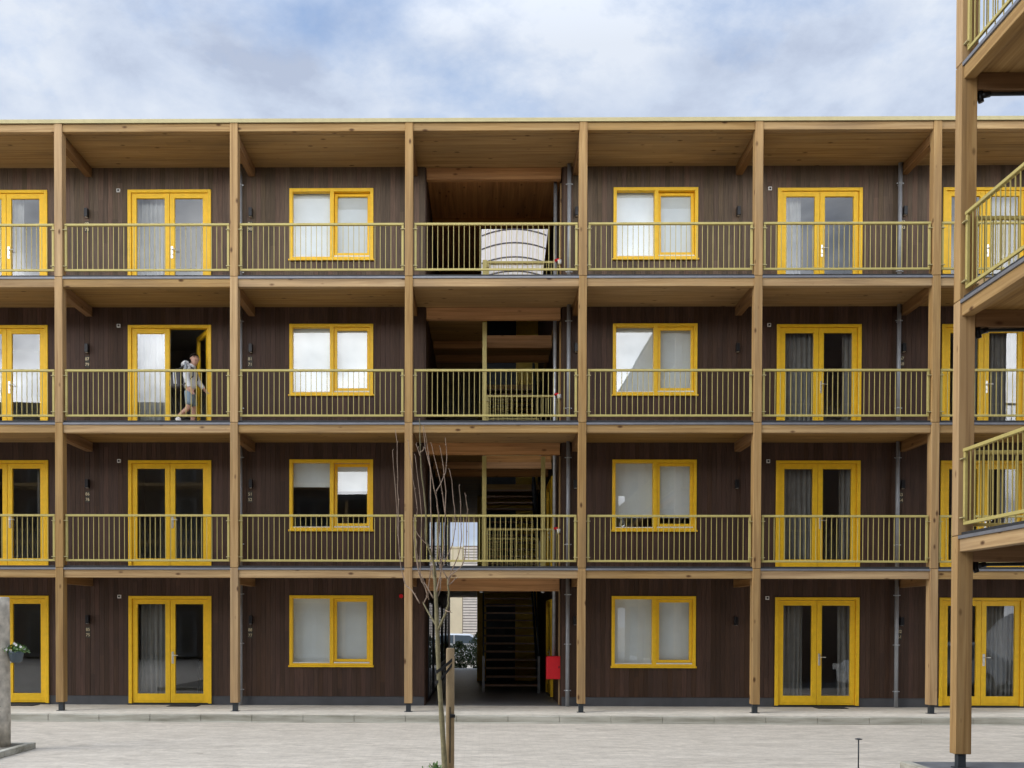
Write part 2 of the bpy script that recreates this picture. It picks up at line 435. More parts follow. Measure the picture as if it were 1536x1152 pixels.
def ring(m, x0, x1, z0, z1, t, y0, y1, tb=None, tt=None):
    tb = t if tb is None else tb; tt = t if tt is None else tt
    m.box(x0, x0 + t, y0, y1, z0, z1); m.box(x1 - t, x1, y0, y1, z0, z1)
    m.box(x0 + t, x1 - t, y0, y1, z1 - tt, z1)
    if tb: m.box(x0 + t, x1 - t, y0, y1, z0, z0 + tb)
def pane(par, x0, x1, z0, z1, y):
    return MB().quad((x0, y, z0), (x1, y, z0), (x1, y, z1), (x0, y, z1)).build('pane', 'coated_glass', par)
DW, DH = 1.815, 2.345
def french_door(par, x, y, z, open_right=0.0, rz=0.0):
    """double glazed door, x = centre, z = bottom of frame; local origin at the frame's bottom centre, front plane y=0"""
    h = DW / 2; m = MB()
    ring(m, -h, h, 0, DH, .075, -.045, .10, 0, .065)
    d = m.build('door', 'yellow_paint', par, .004, (x, y, z), (0, 0, rz))
    MB().box(-h - .02, h + .02, -.05, .10, -.035, -.001).build('threshold', 'anthracite', d)
    lw = h - .075 - .006
    for sgn in (-1, 1):
        l = MB(); x0, x1 = .004, lw
        if sgn < 0: x0, x1 = -lw, -.004
        # leaf modelled round its hinge
        hx = lw * sgn
        a, c = x0 - hx, x1 - hx
        ring(l, a, c, .012, DH - .072, .105, -.012, .05, .20, .105)
        l.box(a + .08, c - .08, -.02, -.0125, .055, .066)
        lo = l.build('leaf', 'yellow_paint', d, .005, (hx, 0, 0), (0, 0, -open_right if sgn > 0 else 0))
        p = pane(lo, a + .104, c - .104, .21, DH - .176, .018)
    hd = MB(); hx = .055
    hd.box(hx - .024, hx + .024, -.024, -.0125, .87, 1.13); hd.tube([(hx, -.02, 1.055), (hx, -.065, 1.055)], .011, 8); hd.tube([(hx, -.062, 1.055), (hx + .125, -.066, 1.05)], [.012, .010], 8)
    hd.tube([(hx, -.02, .955), (hx, -.045, .955)], .018, 10)
    if open_right:
        pass
    else:
        hd.build('handle', 'steel_door_metal', d, .002)
    return d
WW, WH = 1.82, 1.56
def casement_window(par, x, y, z, blind=(1.0, 1.0), tilt=0.0):
    h = WW / 2; m = MB()
    ring(m, -h, h, 0, WH, .07, -.045, .09, .085, .07); m.box(-.03, .055, -.045, .09, .085, WH - .07)
    w = m.build('window', 'yellow_paint', par, .004, (x, y, z))
    MB().prism([(-.075, .0), (.0, .0), (.0, .05), (-.075, .03)], 0, -h - .02, h + .02).build('sill', 'yellow_paint', w, .003)
    MB().box(-h + .075, -.034, -.03, .045, .086, .104).box(.06, h - .075, -.04, -.0, .086, .110).build('weather_bar', 'white_plastic', w)
    pane(w, -h + .07, -.03, .10, WH - .07, .02)
    sa = MB(); a, c = .06, h - .075; zz = .115; top = WH - .076
    ring(sa, a, c, 0, top - zz, .062, -.012, .045, .062, .062)
    so = sa.build('sash', 'yellow_paint', w, .004, (0, .0, zz), (-tilt, 0, 0))
    pane(so, a + .06, c - .06, .06, top - zz - .06, .016)
    for k, (xa, xb, f) in enumerate(((-h + .02, .01, blind[0]), (.03, h - .02, blind[1]))):
        if f > 0:
            H = WH - .06; bl = MB(); n = 1
            bl.box(xa, xb, .12, .126, WH - .02 - H * f, WH); bl.box(xa, xb, .113, .133, WH - .045 - H * f, WH - .02 - H * f)
            bl.tube([(xa, .14, WH - .02), (xb, .14, WH - .02)], .03, 8)
            bl.build('blind', 'blind_fabric', w)
    return w
def curtain(x0, x1, z0, z1, label, y=1.74, mat='curtain_fabric', gather=.11, group='curtains behind the glazed doors'):
    m = MB(); n = max(8, int((x1 - x0) / .012)); top, bot = [], []
    ph = random.uniform(0, 6); rows = 6; grid = []
    for r in range(rows + 1):
        t = r / rows; row = []
        for i in range(n + 1):
            u = i / n; xx = x0 + (x1 - x0) * u
            a = .022 + .02 * t
            yy = y + a * math.sin(2 * math.pi * xx / gather + ph + .5 * math.sin(5 * u + 2 * t)) + .012 * math.sin(2 * math.pi * xx / .047 + 3 * t)
            row.append((xx + .01 * math.sin(9 * u + 3 * t), yy, z1 + (z0 - z1) * t))
        grid.append(row)
    b = len(m.v)
    for row in grid: m.v += row
    for r in range(rows):
        for i in range(n):
            m.sm.add(len(m.f)); m.f.append((b + r * (n + 1) + i, b + r * (n + 1) + i + 1, b + (r + 1) * (n + 1) + i + 1, b + (r + 1) * (n + 1) + i))
    o = m.build('curtain', mat)
    so = o.modifiers.new('thick', 'SOLIDIFY'); so.thickness = .003
    return tag(o, label, 'curtain', group, 'thing')

DOORS = {0: -8.88, 1: -5.315, 5: 8.735, 6: 12.275}
WINS = {2: -1.795, 4: 5.208}
def room(par, x0, x1, s, y0=1.592, y1=4.8):
    z0, z1 = (F[s] if s else .03), S[s] + .0
    m = MB(); m.box(x0, x0 + .06, y0, y1, z0, z1); m.box(x1 - .06, x1, y0, y1, z0, z1); m.box(x0 + .06, x1 - .06, y1 - .06, y1, z0, z1); m.box(x0 + .06, x1 - .06, y0, y1 - .06, z1 - .05, z1)
    o = m.build('room_wall', 'interior_plaster', par)
    MB().box(x0 + .06, x1 - .06, y0, y1 - .06, z0 - .02, z0 + .01).build('room_floor', 'interior_floor', o)
blindcfg = {(2, 0): ((1, 1), 0), (2, 1): ((.36, .42), 4.5), (2, 2): ((1, 1), 0), (2, 3): ((1, 1), 3.0), (4, 0): ((1, 1), 0), (4, 1): ((.80, .80), 0), (4, 2): ((1, 1), 0), (4, 3): ((1, 1), 3.0)}
for b, (xa, xb) in enumerate(bays):
    if b == 3: continue
    if b == 2: xb = PL
    if b == 4: xa = PR
    for s in range(4):
        z0 = .20 if s == 0 else F[s]; z1 = S[s] - .002
        if b in DOORS:
            h = DW / 2; zb = F[s] + .03
            hole = (DOORS[b] - h, DOORS[b] + h, zb - .04, zb + DH)
        else:
            h = WW / 2; zb = F[s] + .835
            hole = (WINS[b] - h, WINS[b] + h, zb, zb + WH)
        clad(building, xa, xb, z0, z1, [hole], y=WY, mat='pale_cladding' if s == 3 else 'dark_cladding')
        room(building, xa + .02, xb - .02, s)
        if b in DOORS: french_door(building, DOORS[b], WY - .005, zb, R(58) if (b, s) == (1, 2) else 0.0)
        else: casement_window(building, WINS[b], WY - .005, zb, blindcfg[(b, s)][0], R(blindcfg[(b, s)][1]))
    # plinth at the foot of the wall, interrupted by the door
    if b in DOORS:
        MB().box(xa, DOORS[b] - DW / 2, WY - .012, WY + .09, 0, .197).build('plinth', 'plinth_grey', building)
        MB().box(DOORS[b] + DW / 2, xb, WY - .012, WY + .09, 0, .197).build('plinth', 'plinth_grey', building)
    else:
        MB().box(xa, xb, WY - .012, WY + .09, 0, .197).build('plinth', 'plinth_grey', building)
    if b in DOORS:      # small white ringer box by every door
        for s in range(4):
            x = DOORS[b] - DW / 2 - .17 - (.03 if b == 1 else 0); zc = F[s] + 2.36
            o = MB().box(x - .038, x + .038, WY - .05, WY - .02, zc - .038, zc + .038).build('door_chime', 'white_plastic', building, .004)
            MB().box(x - .02, x + .02, WY - .056, WY - .0505, zc - .02, zc + .02).build('chime_cover', 'black_metal', o)
# gable ends and rear of the block
for x in (PX[0] + .001, PX[-1] - .091):
    MB().box(x, x + .09, WY + .1, DEPTH, .0, S[3]).build('gable_wall', 'dark_cladding', building)
for xa, xb in ((PX[0], PL), (3.4, PX[-1])):
    MB().box(xa, xb, DEPTH - .1, DEPTH, 0, S[3]).build('rear_wall', 'dark_cladding', building)

fs = MB().tube([(-.27, WY - .022, 2.38), (-.27, WY - .075, 2.38)], .045, 14).build('fire_sounder', 'red_enamel', building)
# ------------------------------------------------------------------ rain pipes
for X in (-3.745, 3.335, 10.40):
    for s in range(4):
        z0 = .01 if s == 0 else F[s]; z1 = S[s]
        p = MB().tube([(X, 1.36, z0), (X, 1.36, z1)], .042, 14).build('rain_pipe', 'pipe_grey', building)
        for zc in (F[s] + .35, F[s] + 1.35 if s == 0 else F[s] + .55, F[s] + 2.42):
            if zc == F[s] + .35 and s: continue
            MB().tube([(X, 1.36, zc - .012), (X, 1.36, zc + .012)], .047, 14).box(X - .075, X + .075, 1.35, 1.37, zc - .009, zc + .009).box(X - .008, X + .008, 1.40, 1.48, zc - .008, zc + .008).build('pipe_bracket', 'galvanised', p)

# ------------------------------------------------------------------ wall lamps, number signs
POSTW = {1: 'first', 2: 'second', 4: 'fourth', 5: 'fifth', 6: 'sixth'}
def lamp(x, s, label):
    o = thing('wall_lamp', label, 'wall lamp', (x, WY - .022, F[s] + 1.86), 0, 'black wall lamps along the galleries')
    MB().box(-.03, .03, -.015, 0, -.075, .075).build('lamp_plate', 'black_metal', o)
    MB().box(-.036, .036, -.115, -.015, -.09, .09).build('lamp_body', 'black_metal', o, .004)
    MB().box(-.024, .024, -.095, -.03, -.094, -.0905).build('lamp_lens', 'white_plastic', o)
for i, x in ((1, -7.10), (2, -3.535), (4, 3.50), (5, 6.972), (6, 10.53)):
    for s in range(4):
        lamp(x, s, f"black box lamp on the {STOREY[s]} wall, behind the {POSTW[i]} post from the flower-pot pole")
NUM = {(1, 0): ('85', '75'), (1, 1): ('86', '76'), (1, 2): ('87', '79'), (1, 3): ('89', '78'), (2, 0): ('88', '77'), (2, 1): ('51', '52'), (2, 2): ('81', '71'), (2, 3): ('91', '90'), (6, 0): ('82', '61'), (6, 1): ('53', '54'), (6, 2): ('67', '68'), (6, 3): ('92', '93')}
for (i, s), (a, c) in NUM.items():
    x = {1: -7.112, 2: -3.56, 6: 10.51}[i]
    o = thing('number_sign', f"two small stacked house-number tiles under the lamp behind the {POSTW[i]} post, {STOREY[s]}", 'number sign', (x, WY - .022, F[s] + 1.575), 0, 'house-number signs under the lamps')
    MB().box(-.05, .05, -.006, 0, -.115, .125).build('backplate', 'sign_dark', o)
    for zc, tx in ((.063, a), (-.055, c)):
        t = MB().box(-.046, .046, -.014, -.0065, zc - .046, zc + .046).build('number_tile', 'sign_dark', o, .002)
        cu = bpy.data.curves.new('numeral', 'FONT'); cu.body = tx; cu.size = .092; cu.align_x = 'CENTER'; cu.align_y = 'CENTER'; cu.extrude = .002
        cu.materials.append(M['gold_digit']); fo = bpy.data.objects.new('numeral_source', cu); me = bpy.data.meshes.new_from_object(fo); bpy.data.objects.remove(fo); f = bpy.data.objects.new('numeral', me); COL.objects.link(f); f.parent = t; f.location = (0, -.0165, zc); f.rotation_euler = (R(90), 0, 0)

# ------------------------------------------------------------------ curtains and things behind the doors
def doorpane(b, s, side, x0f, x1f, word, mat='curtain_fabric'):
    h = DW / 2; c = DOORS[b]; a0 = c - h + .1 if side < 0 else c + .04; a1 = c - .04 if side < 0 else c + h - .1
    X0 = a0 + (a1 - a0) * x0f; X1 = a0 + (a1 - a0) * x1f
    bayw = {0: 'door before the first post', 1: 'door past the first post', 5: 'door before the sixth post', 6: 'door past the sixth post'}[b]
    sd = 'handleless leaf' if side < 0 else 'handled leaf'
    curtain(X0, X1, F[s] + .05, F[s] + 2.3, f"{word} behind the {sd} of the {STOREY[s]} {bayw}", 1.685 + .004 * s, mat, .13 if word.startswith('sheer') else .105)
doorpane(1, 0, -1, .1, .98, 'thin grey curtain')
doorpane(1, 2, -1, 0, 1.0, 'sheer white curtain', 'sheer_fabric')
doorpane(1, 3, -1, 0, 1.0, 'pale grey curtain', 'sheer_fabric')
doorpane(0, 1, 1, .70, 1.0, 'drawn-back grey curtain')
doorpane(0, 3, 1, 0, .35, 'narrow pale curtain', 'sheer_fabric')
doorpane(5, 0, -1, .05, .72, 'grey pleated curtain')
doorpane(5, 0, 1, .62, 1.0, 'drawn-back grey curtain')
doorpane(5, 1, -1, 0, 1.0, 'long grey curtain')
doorpane(5, 1, 1, .62, 1.0, 'drawn-back grey curtain')
doorpane(5, 2, -1, 0, 1.0, 'long grey curtain')
doorpane(5, 2, 1, .68, 1.0, 'drawn-back grey curtain')
doorpane(5, 3, -1, 0, .6, 'pale grey curtain', 'sheer_fabric')
doorpane(6, 2, 1, 0, 1.0, 'dark grey curtain')
doorpane(6, 2, -1, .5, 1.0, 'dark grey curtain')
doorpane(6, 0, 1, .2, 1.0, 'grey pleated curtain')
doorpane(6, 3, 1, .1, 1.0, 'pale grey curtain', 'sheer_fabric')
doorpane(6, 1, 1, .5, 1.0, 'grey pleated curtain')
def chair(x, y, z, rz, label):
    o = thing('chair', label, 'chair', (x, y, z), rz)
    MB().box(-.21, .21, -.21, .21, .44, .475).build('seat', 'black_metal', o, .01)
    m = MB()
    ring(m, -.2, .2, .72, .90, .025, .19, .215); m.box(-.2, -.165, .18, .215, .47, .9); m.box(.165, .2, .18, .215, .47, .9)
    m.build('backrest', 'black_metal', o, .005)
    for sx in (-1, 1):
        for sy in (-1, 1): MB().tube([(sx * .19, sy * .19, .44), (sx * .2, sy * .2, 0)], [.018, .014], 8).build('leg', 'black_metal', o)
chair(-4.72, 2.35, .04, R(100), 'dark slim dining chair seen through the ground-floor door past the first post')

# ------------------------------------------------------------------ stair bay: open passage through the block
for s in range(4):
    z0, z1 = (0.0 if s == 0 else F[s]), S[s] - .002
    clad(building, WY + .0, DEPTH, z0, z1, [], (PL, 0, 0), (0, 0, R(90)), y=0.0, back=False)
    clad(building, -DEPTH, -WY - .0, z0, z1, [], (PR, 0, 0), (0, 0, R(-90)), y=0.0, back=False)
MB().box(PL - .09, PL - .001, 1.594, DEPTH - .1, 0, S[3]).build('passage_wall', 'dark_cladding', building)
MB().box(PR + .001, PR + .09, 1.594, DEPTH - .1, 0, S[3]).build('passage_wall', 'dark_cladding', building)
HX0, HX1, HY0, HYL, HY1 = 1.50, 3.15, 1.95, (4.15, 5.4), 9.1
for s in range(3):
    z0, z1 = S[s], F[s + 1] - .002
    d = MB(); d.box(PL + .002, HX0, 1.621, DEPTH, z0, z1)
    d.box(HX0, PR - .03, 1.621, HY0, z0, z1); d.box(HX0, PR - .03, HYL[0], HYL[1], z0, z1); d.box(HX0, PR - .03, HY1, DEPTH, z0, z1)
    d.box(HX1, PR - .03, HY0, HYL[0], z0, z1); d.box(HX1, PR - .03, HYL[1], HY1, z0, z1)
    d.build('stair_deck', 'soffit_boards', building)
    for yy in HYL: MB().box(PL + .06, PR - .05, yy - .07, yy + .07, z0 - .16, z0 - .002).build('landing_beam', 'timber_inner', building, .005)
    MB().box(HX0, HX1, HYL[0] - .012, HYL[0] - .001, z0 - .0, z1).build('landing_edge', 'timber_inner', building)
    MB().box(HX0, HX1, HYL[1] + .001, HYL[1] + .012, z0 - .0, z1).build('landing_edge', 'timber_inner', building)
for s in range(4):
    zb = S[s] - .25 if s else 2.50
    MB().box(PL + .03, PR - .05, 1.52, 1.66, zb, S[s] - .003).build('portal_beam', 'timber_inner', building, .005)
for yy in (4.2, 8.0): MB().box(PL + .03, PR - .05, yy - .08, yy + .08, S[3] - .24, S[3] - .021).build('ceiling_beam', 'timber_inner', building, .005)
for x in (1.47, 2.81): MB().tube([(x, 1.575, 2.50), (x, 1.575, 2.462)], .04, 12).build('spot_lamp', 'galvanised', building)
MB().box(PL + .02, PR - .02, 1.67, 10.4, S[3] - .02, S[3] - .002).build('stair_ceiling', 'ceiling_inner', building)
# guards along the stair opening, steel uprights
for s in (1, 2, 3):
    z = J[s - 1]
    railing(building, 1.575, 1.80, z - .10, 1.56)
    if s < 3: railing(building, 1.575, HYL[0] + .06, z - .10, 1.30)
    top = S[s] - .24 if s < 3 else z + 1.0
    MB().box(1.48, 1.575, 1.76, 1.84, F[s], top).build('steel_upright', 'gold_paint', building, .003)
MB().box(2.78, 2.875, 1.85, 1.90, F[1], S[1] - .24).build('steel_upright', 'gold_paint', building, .003)
for s in range(4): MB().box(3.165, 3.195, 1.70, 1.75, F[s] + .01, S[s] - .26).build('corner_batten', 'timber_upright', building)
# the flights
FY0, FY1, SX0, SX1 = 5.5, 9.0, 1.55, 2.93
for s in range(3):
    z0, z1 = (0.0 if s == 0 else F[s]), F[s + 1]
    st = empty('staircase', (0, 0, 0), 0, building)
    n = 14; rise = (z1 - z0) / n; go = (FY1 - FY0) / (n - 1)
    for sx in (SX0 - .045, SX1):
        MB().prism([(FY0 - .06, z0), (FY0 + .12, z0), (FY1 + .08, z1 - .26), (FY1 + .08, z1), (FY0 - .06, z0 + .24)], 0, sx, sx + .045).build('stringer', 'anthracite', st)
        MB().box(sx - .01, sx + .055, FY0 - .12, FY0 - .062, z0, z0 + .95).build('newel', 'pipe_grey', st)
        MB().tube([(sx + .022, FY0 - .09, z0 + .95), (sx + .022, FY1, z1 + .93)], .024, 8).build('handrail', 'anthracite', st)
        bl = MB()
        for k in range(1, 14): bl.box(sx + .012, sx + .034, FY0 + k * go - .01, FY0 + k * go + .01, z0 + .2 + k * rise - .05, z0 + k * rise + .96)
        if s: bl.build('balustrade', 'anthracite', st)
    for k in range(1, n): MB().box(SX0 + .001, SX1 - .001, FY0 + (k - 1) * go, FY0 + (k - 1) * go + .27, z0 + k * rise - .045, z0 + k * rise).build('tread', 'tread_wood', st, .004)
# core at the end of the stairs: yellow walls, dark doors
CX, CY = 1.34, 10.5
for s in range(4):
    z0, z1 = (0.0 if s == 0 else F[s]), S[s] - .004
    c = MB(); c.box(CX, 1.62, CY, CY + .12, z0, z1); c.box(2.52, PR - .03, CY, CY + .12, z0, z1); c.box(1.62, 2.52, CY, CY + .12, z0 + 2.4, z1); c.box(CX, CX + .12, CY + .121, DEPTH - .2, z0, z1)
    c.build('core_wall', 'yellow_wall', building)
    d = MB().box(1.58, 2.56, CY + .122, CY + .17, z0 + .005, z0 + 2.45).build('core_door', 'anthracite', building)
    MB().box(1.9, 2.2, CY + .112, CY + .1215, z0 + 1.35, z0 + 1.62).build('door_notice', 'plinth_grey', d)
    MB().tube([(2.42, CY + .12, z0 + 1.05), (2.42, CY - .03, z0 + 1.05), (2.30, CY - .03, z0 + 1.05)], .012, 8).build('handle', 'galvanised', d)
# doors of the flats on the passage, wall mounted frames over the boarding
for y in (3.4, 5.9, 8.4, 11.5, 14.6):          # tall dark-framed glazing along the west wall of the passage
    for s in range(2):
        z = F[s] + .06; m = MB()
        ring(m, -.8, .8, 0, 2.25, .05, -.022, .012); m.box(-.025, .025, -.022, .012, .05, 2.2)
        g = m.build('passage_window', 'anthracite', building, 0, (PL + .036, y, z), (0, 0, R(90)))
        MB().box(-.75, .75, .001, .011, .05, 2.2).build('dark_lining', 'deck_dark', g)
        pane(g, -.75, -.025, .05, 2.2, -.012); pane(g, .025, .75, .05, 2.2, -.012)
for (x, y, rz) in ((PR - .04, 4.6, R(-90)),):
    for s in range(2):
        d = french_door(building, x, y, F[s] + .03, 0, rz)
        MB().box(-DW / 2 + .08, DW / 2 - .08, .06, .075, .02, DH - .07).build('dark_lining', 'deck_dark', d)
# riser pipe with an outlet on every gallery, red cabinet at its foot
rp = MB().tube([(3.07, 1.78, 1.0), (3.07, 1.78, S[3])], .04, 14).build('riser_pipe', 'galvanised', building)
for s in (1, 2, 3):
    z = F[s] + .93
    v = MB().tube([(3.07, 1.74, z), (3.12, 1.70, z), (3.16, 1.66, z - .03)], [.03, .034, .04], 10).build('riser_valve', 'red_enamel', rp)
    MB().tube([(3.16, 1.66, z - .02), (3.165, 1.655, z - .11)], [.048, .04], 12).build('valve_cap', 'white_plastic', v)
cab = thing('riser_cabinet', 'bright red steel inlet cabinet fixed low on the passage wall beside the stairs', 'cabinet', (3.05, 1.62, .58))
MB().box(-.155, .155, -.07, .17, 0, .5).build('box', 'red_enamel', cab, .006)
MB().box(-.145, .145, -.082, -.0705, .012, .488).build('door', 'red_enamel', cab, .004)
MB().box(.105, .125, -.092, -.0825, .24, .29).build('lock', 'black_metal', cab)
# white slatted panel stored on the top landing
pn = thing('storage_panel', 'big white padded panel with dark nested arches stored on the top landing', 'panel', (2.18, 1.845, F[3] + .0))
prof = [(-.73, .0), (.55, .0), (.74, 1.66), (-.73, 1.66)]
MB().prism(prof, 1, 0, .08).build('board', 'panel_white', pn, .006)
for r, hgt in ((1, 1.655), (1, 1.36), (1, 1.05), (1, .74)):
    m = MB(); pts = []
    for k in range(25):
        u = -.72 + 1.42 * k / 24; zz = hgt - .15 * (u / .73) ** 2
        if zz < 1.66 and zz > .05: pts.append((u, zz))
    for (u0, z0), (u1, z1) in zip(pts, pts[1:]):
        if u1 - u0 < .1 and min(z0, z1) > .02: m.prism([(u0, z0 - .014), (u1, z1 - .014), (u1, z1 + .014), (u0, z0 + .014)], 1, -.014, -.001)
    m.build('arch_seam', 'panel_dark', pn)
sl = MB()
for k in range(9):
    u = -.6 + k * .145; sl.prism([(u, .02), (u + .012, .02), (u + .03 + .01 * k, 1.64), (u + .012 + .01 * k, 1.64)], 1, -.006, -.0005)
sl.build('rib', 'slat_pale', pn)

# ------------------------------------------------------------------ the near wing, at right angles to the block
wing = thing('gallery_wing', 'near end of a second timber-galleried wing standing on one thick post at the picture edge', 'building', (7.504, -7.5, 0), R(-90))
WU = [0.0, 3.5, 7.0, 10.5, 14.0, 17.5, 21.0]
for u in WU:
    for s in range(4):
        post(wing, u, 0, s); crossbeam(wing, u, .1, 1.45, s)
for a, c in zip(WU, WU[1:]):
    for s in range(3):
        edge(wing, a + .079, c - .079, s); railing(wing, a + .107, -.03, J[s], c - a - .214)
        MB().box(a - (.07 if a == 0 else 0), c, .07, 1.5, S[s], F[s + 1] - .002).build('gallery_deck', 'soffit_boards', wing)
    MB().box(a + .079, c - .079, -.07, .07, ROOF0, ROOF1).build('roof_beam', 'timber_long', wing, .006)
for s in range(3):
    railing(wing, -.035, .11, J[s], 1.35, R(90))
    MB().box(-.078, -.071, .05, 1.5, S[s] + .0, J[s] - .03).build('end_fascia', 'timber_cross', wing)
    MB().box(-.09, -.0785, .05, 1.5, J[s] - .03, J[s] + .005).build('steel_edge', 'steel_edge', wing)
    zz = S[s] - .235
    p = MB().tube([(.0, 1.45, zz + .012), (.0, .32, zz), (.0, .22, zz - .015), (.0, .19, zz - .05)], .022, 10).build('drain_pipe', 'anthracite', wing)
    MB().tube([(.0, .17, zz + .06), (.0, .17, zz - .05), (0, .185, zz - .10)], [.032, .038, .034], 12).tube([(0, .185, zz - .02), (0, .29, zz)], .034, 12).build('pipe_elbow', 'black_metal', p)
    MB().tube([(-.02, .185, zz - .075), (-.05, .185, zz - .075)], .012, 8).build('fixing_bolt', 'steel_door_metal', p)
for s in range(4):
    clad(wing, 0.0, 21.0, (.2 if s == 0 else F[s]), S[s] - .002, [], y=1.52)
MB().box(-.02, 21.0, -.12, 10, 11.801, 11.88).build('roof', 'roof_dark', wing)
MB().box(0, 21.0, .07, 10, S[3], 11.80).build('roof_soffit', 'soffit_boards', wing)
MB().box(0, .1, 1.62, 10, 0, S[3]).build('gable_wall', 'dark_cladding', wing)

# ------------------------------------------------------------------ the block across the court (seen in the panes only)
opp = thing('opposite_block', 'dark boarded apartment block across the court, mirrored in the glazing', 'building', (0, -28, 0))
MB().box(-34, 7.3, -10, 0, 0, 12.5).build('wall', 'dark_cladding', opp)
for s in range(3): MB().box(-34, 7.3, .0, 1.6, S[s], F[s + 1]).build('gallery_deck', 'soffit_boards', opp)
MB().box(-34, 7.3, -10, 1.7, 12.51, 12.8).build('roof', 'roof_dark', opp)
for k in range(12):
    MB().box(-33.5 + k * 3.5, -33.34 + k * 3.5, 1.4, 1.6, 0, 12.5).build('post', 'timber_upright', opp)
    if k < 11:
        for s in range(4):
            m = MB(); xa = -32.6 + k * 3.5; ring(m, xa, xa + 1.8, F[s] + .03, F[s] + 2.37, .14, .0, .05); m.box(xa + .8, xa + 1.0, 0, .05, F[s] + .17, F[s] + 2.23)
            d = m.build('door', 'slate_grey', opp); MB().box(xa + .141, xa + 1.659, .005, .02, F[s] + .171, F[s] + 2.229).build('pane_backing', 'black_metal', d)

# ------------------------------------------------------------------ ground
def sheet(name, mat, x0, x1, y0, y1, z):
    return tag(MB().quad((x0, y0, z), (x1, y0, z), (x1, y1, z), (x0, y1, z)).build(name, mat), kind='structure')
sheet('ground', 'court_paving', -400, 400, -400, 600, -.14)
KY = -.78
t = MB().box(-16, 18, KY + .12, WY + .02, -.135, .0).build('terrace', 'terrace_paving'); tag(t, kind='structure')
t = MB().box(PL, PR, WY + .021, 19.2, -.13, .004).build('passage_floor', 'passage_paving'); tag(t, kind='structure')
k = MB(); x = -16.0
while x < 18:
    k.box(x + .003, x + .997, KY, KY + .118, -.14, -.004 + random.uniform(-.003, .003)); x += 1.0
tag(k.build('kerb', 'kerb_concrete', None, .008), kind='structure')
tag(MB().box(-16, 18, KY - .11, KY - .002, -.14, -.128).build('gutter', 'kerb_concrete'), kind='structure')
# wing terrace
tag(MB().box(7.115, 18, -40, -6.95, -.139, -.004).build('wing_terrace', 'slate_grey'), kind='structure')
tag(MB().box(6.98, 7.11, -40, -6.95, -.14, .004).build('wing_kerb', 'kerb_concrete', None, .01), kind='structure')
# tree pit
tag(MB().box(-7.6, -5.462, -8.6, -5.022, -.139, -.072).build('soil_bed', 'soil'), kind='structure')
kb = MB()
for k in range(4): kb.box(-5.46, -5.36, -5.02 - .9 * (k + 1) + .004, -5.02 - .9 * k, -.14, -.045 + random.uniform(-.003, .003))
for k in range(3): kb.box(-5.36 - .8 * (k + 1) + .004, -5.36 - .8 * k, -5.018, -4.92, -.14, -.047 + random.uniform(-.003, .003))
tag(kb.build('pit_kerb', 'kerb_concrete', None, .008), kind='structure')

# ------------------------------------------------------------------ door mats
for x, y, w, lab in ((-4.93, 1.17, .6, 'thin dark doormat in front of the ground-floor door past the first post'), (8.95, 1.2, .6, 'thin dark doormat in front of the ground-floor door before the sixth post'), (-8.5, 1.2, .7, 'thin dark doormat in front of the ground-floor door behind the flower-pot pole')):
    o = thing('door_mat', lab, 'doormat', (x, y, .0), 0, 'doormats on the terrace')
    MB().prism([(-w / 2, -.16), (w / 2, -.16), (w / 2, .16), (-w / 2, .16)], 2, .004, .016).build('mat_fibre', 'mat_fibre', o)
    MB().box(-w / 2 - .02, w / 2 + .02, -.18, .18, .001, .008).build('mat_edge', 'rubber', o)

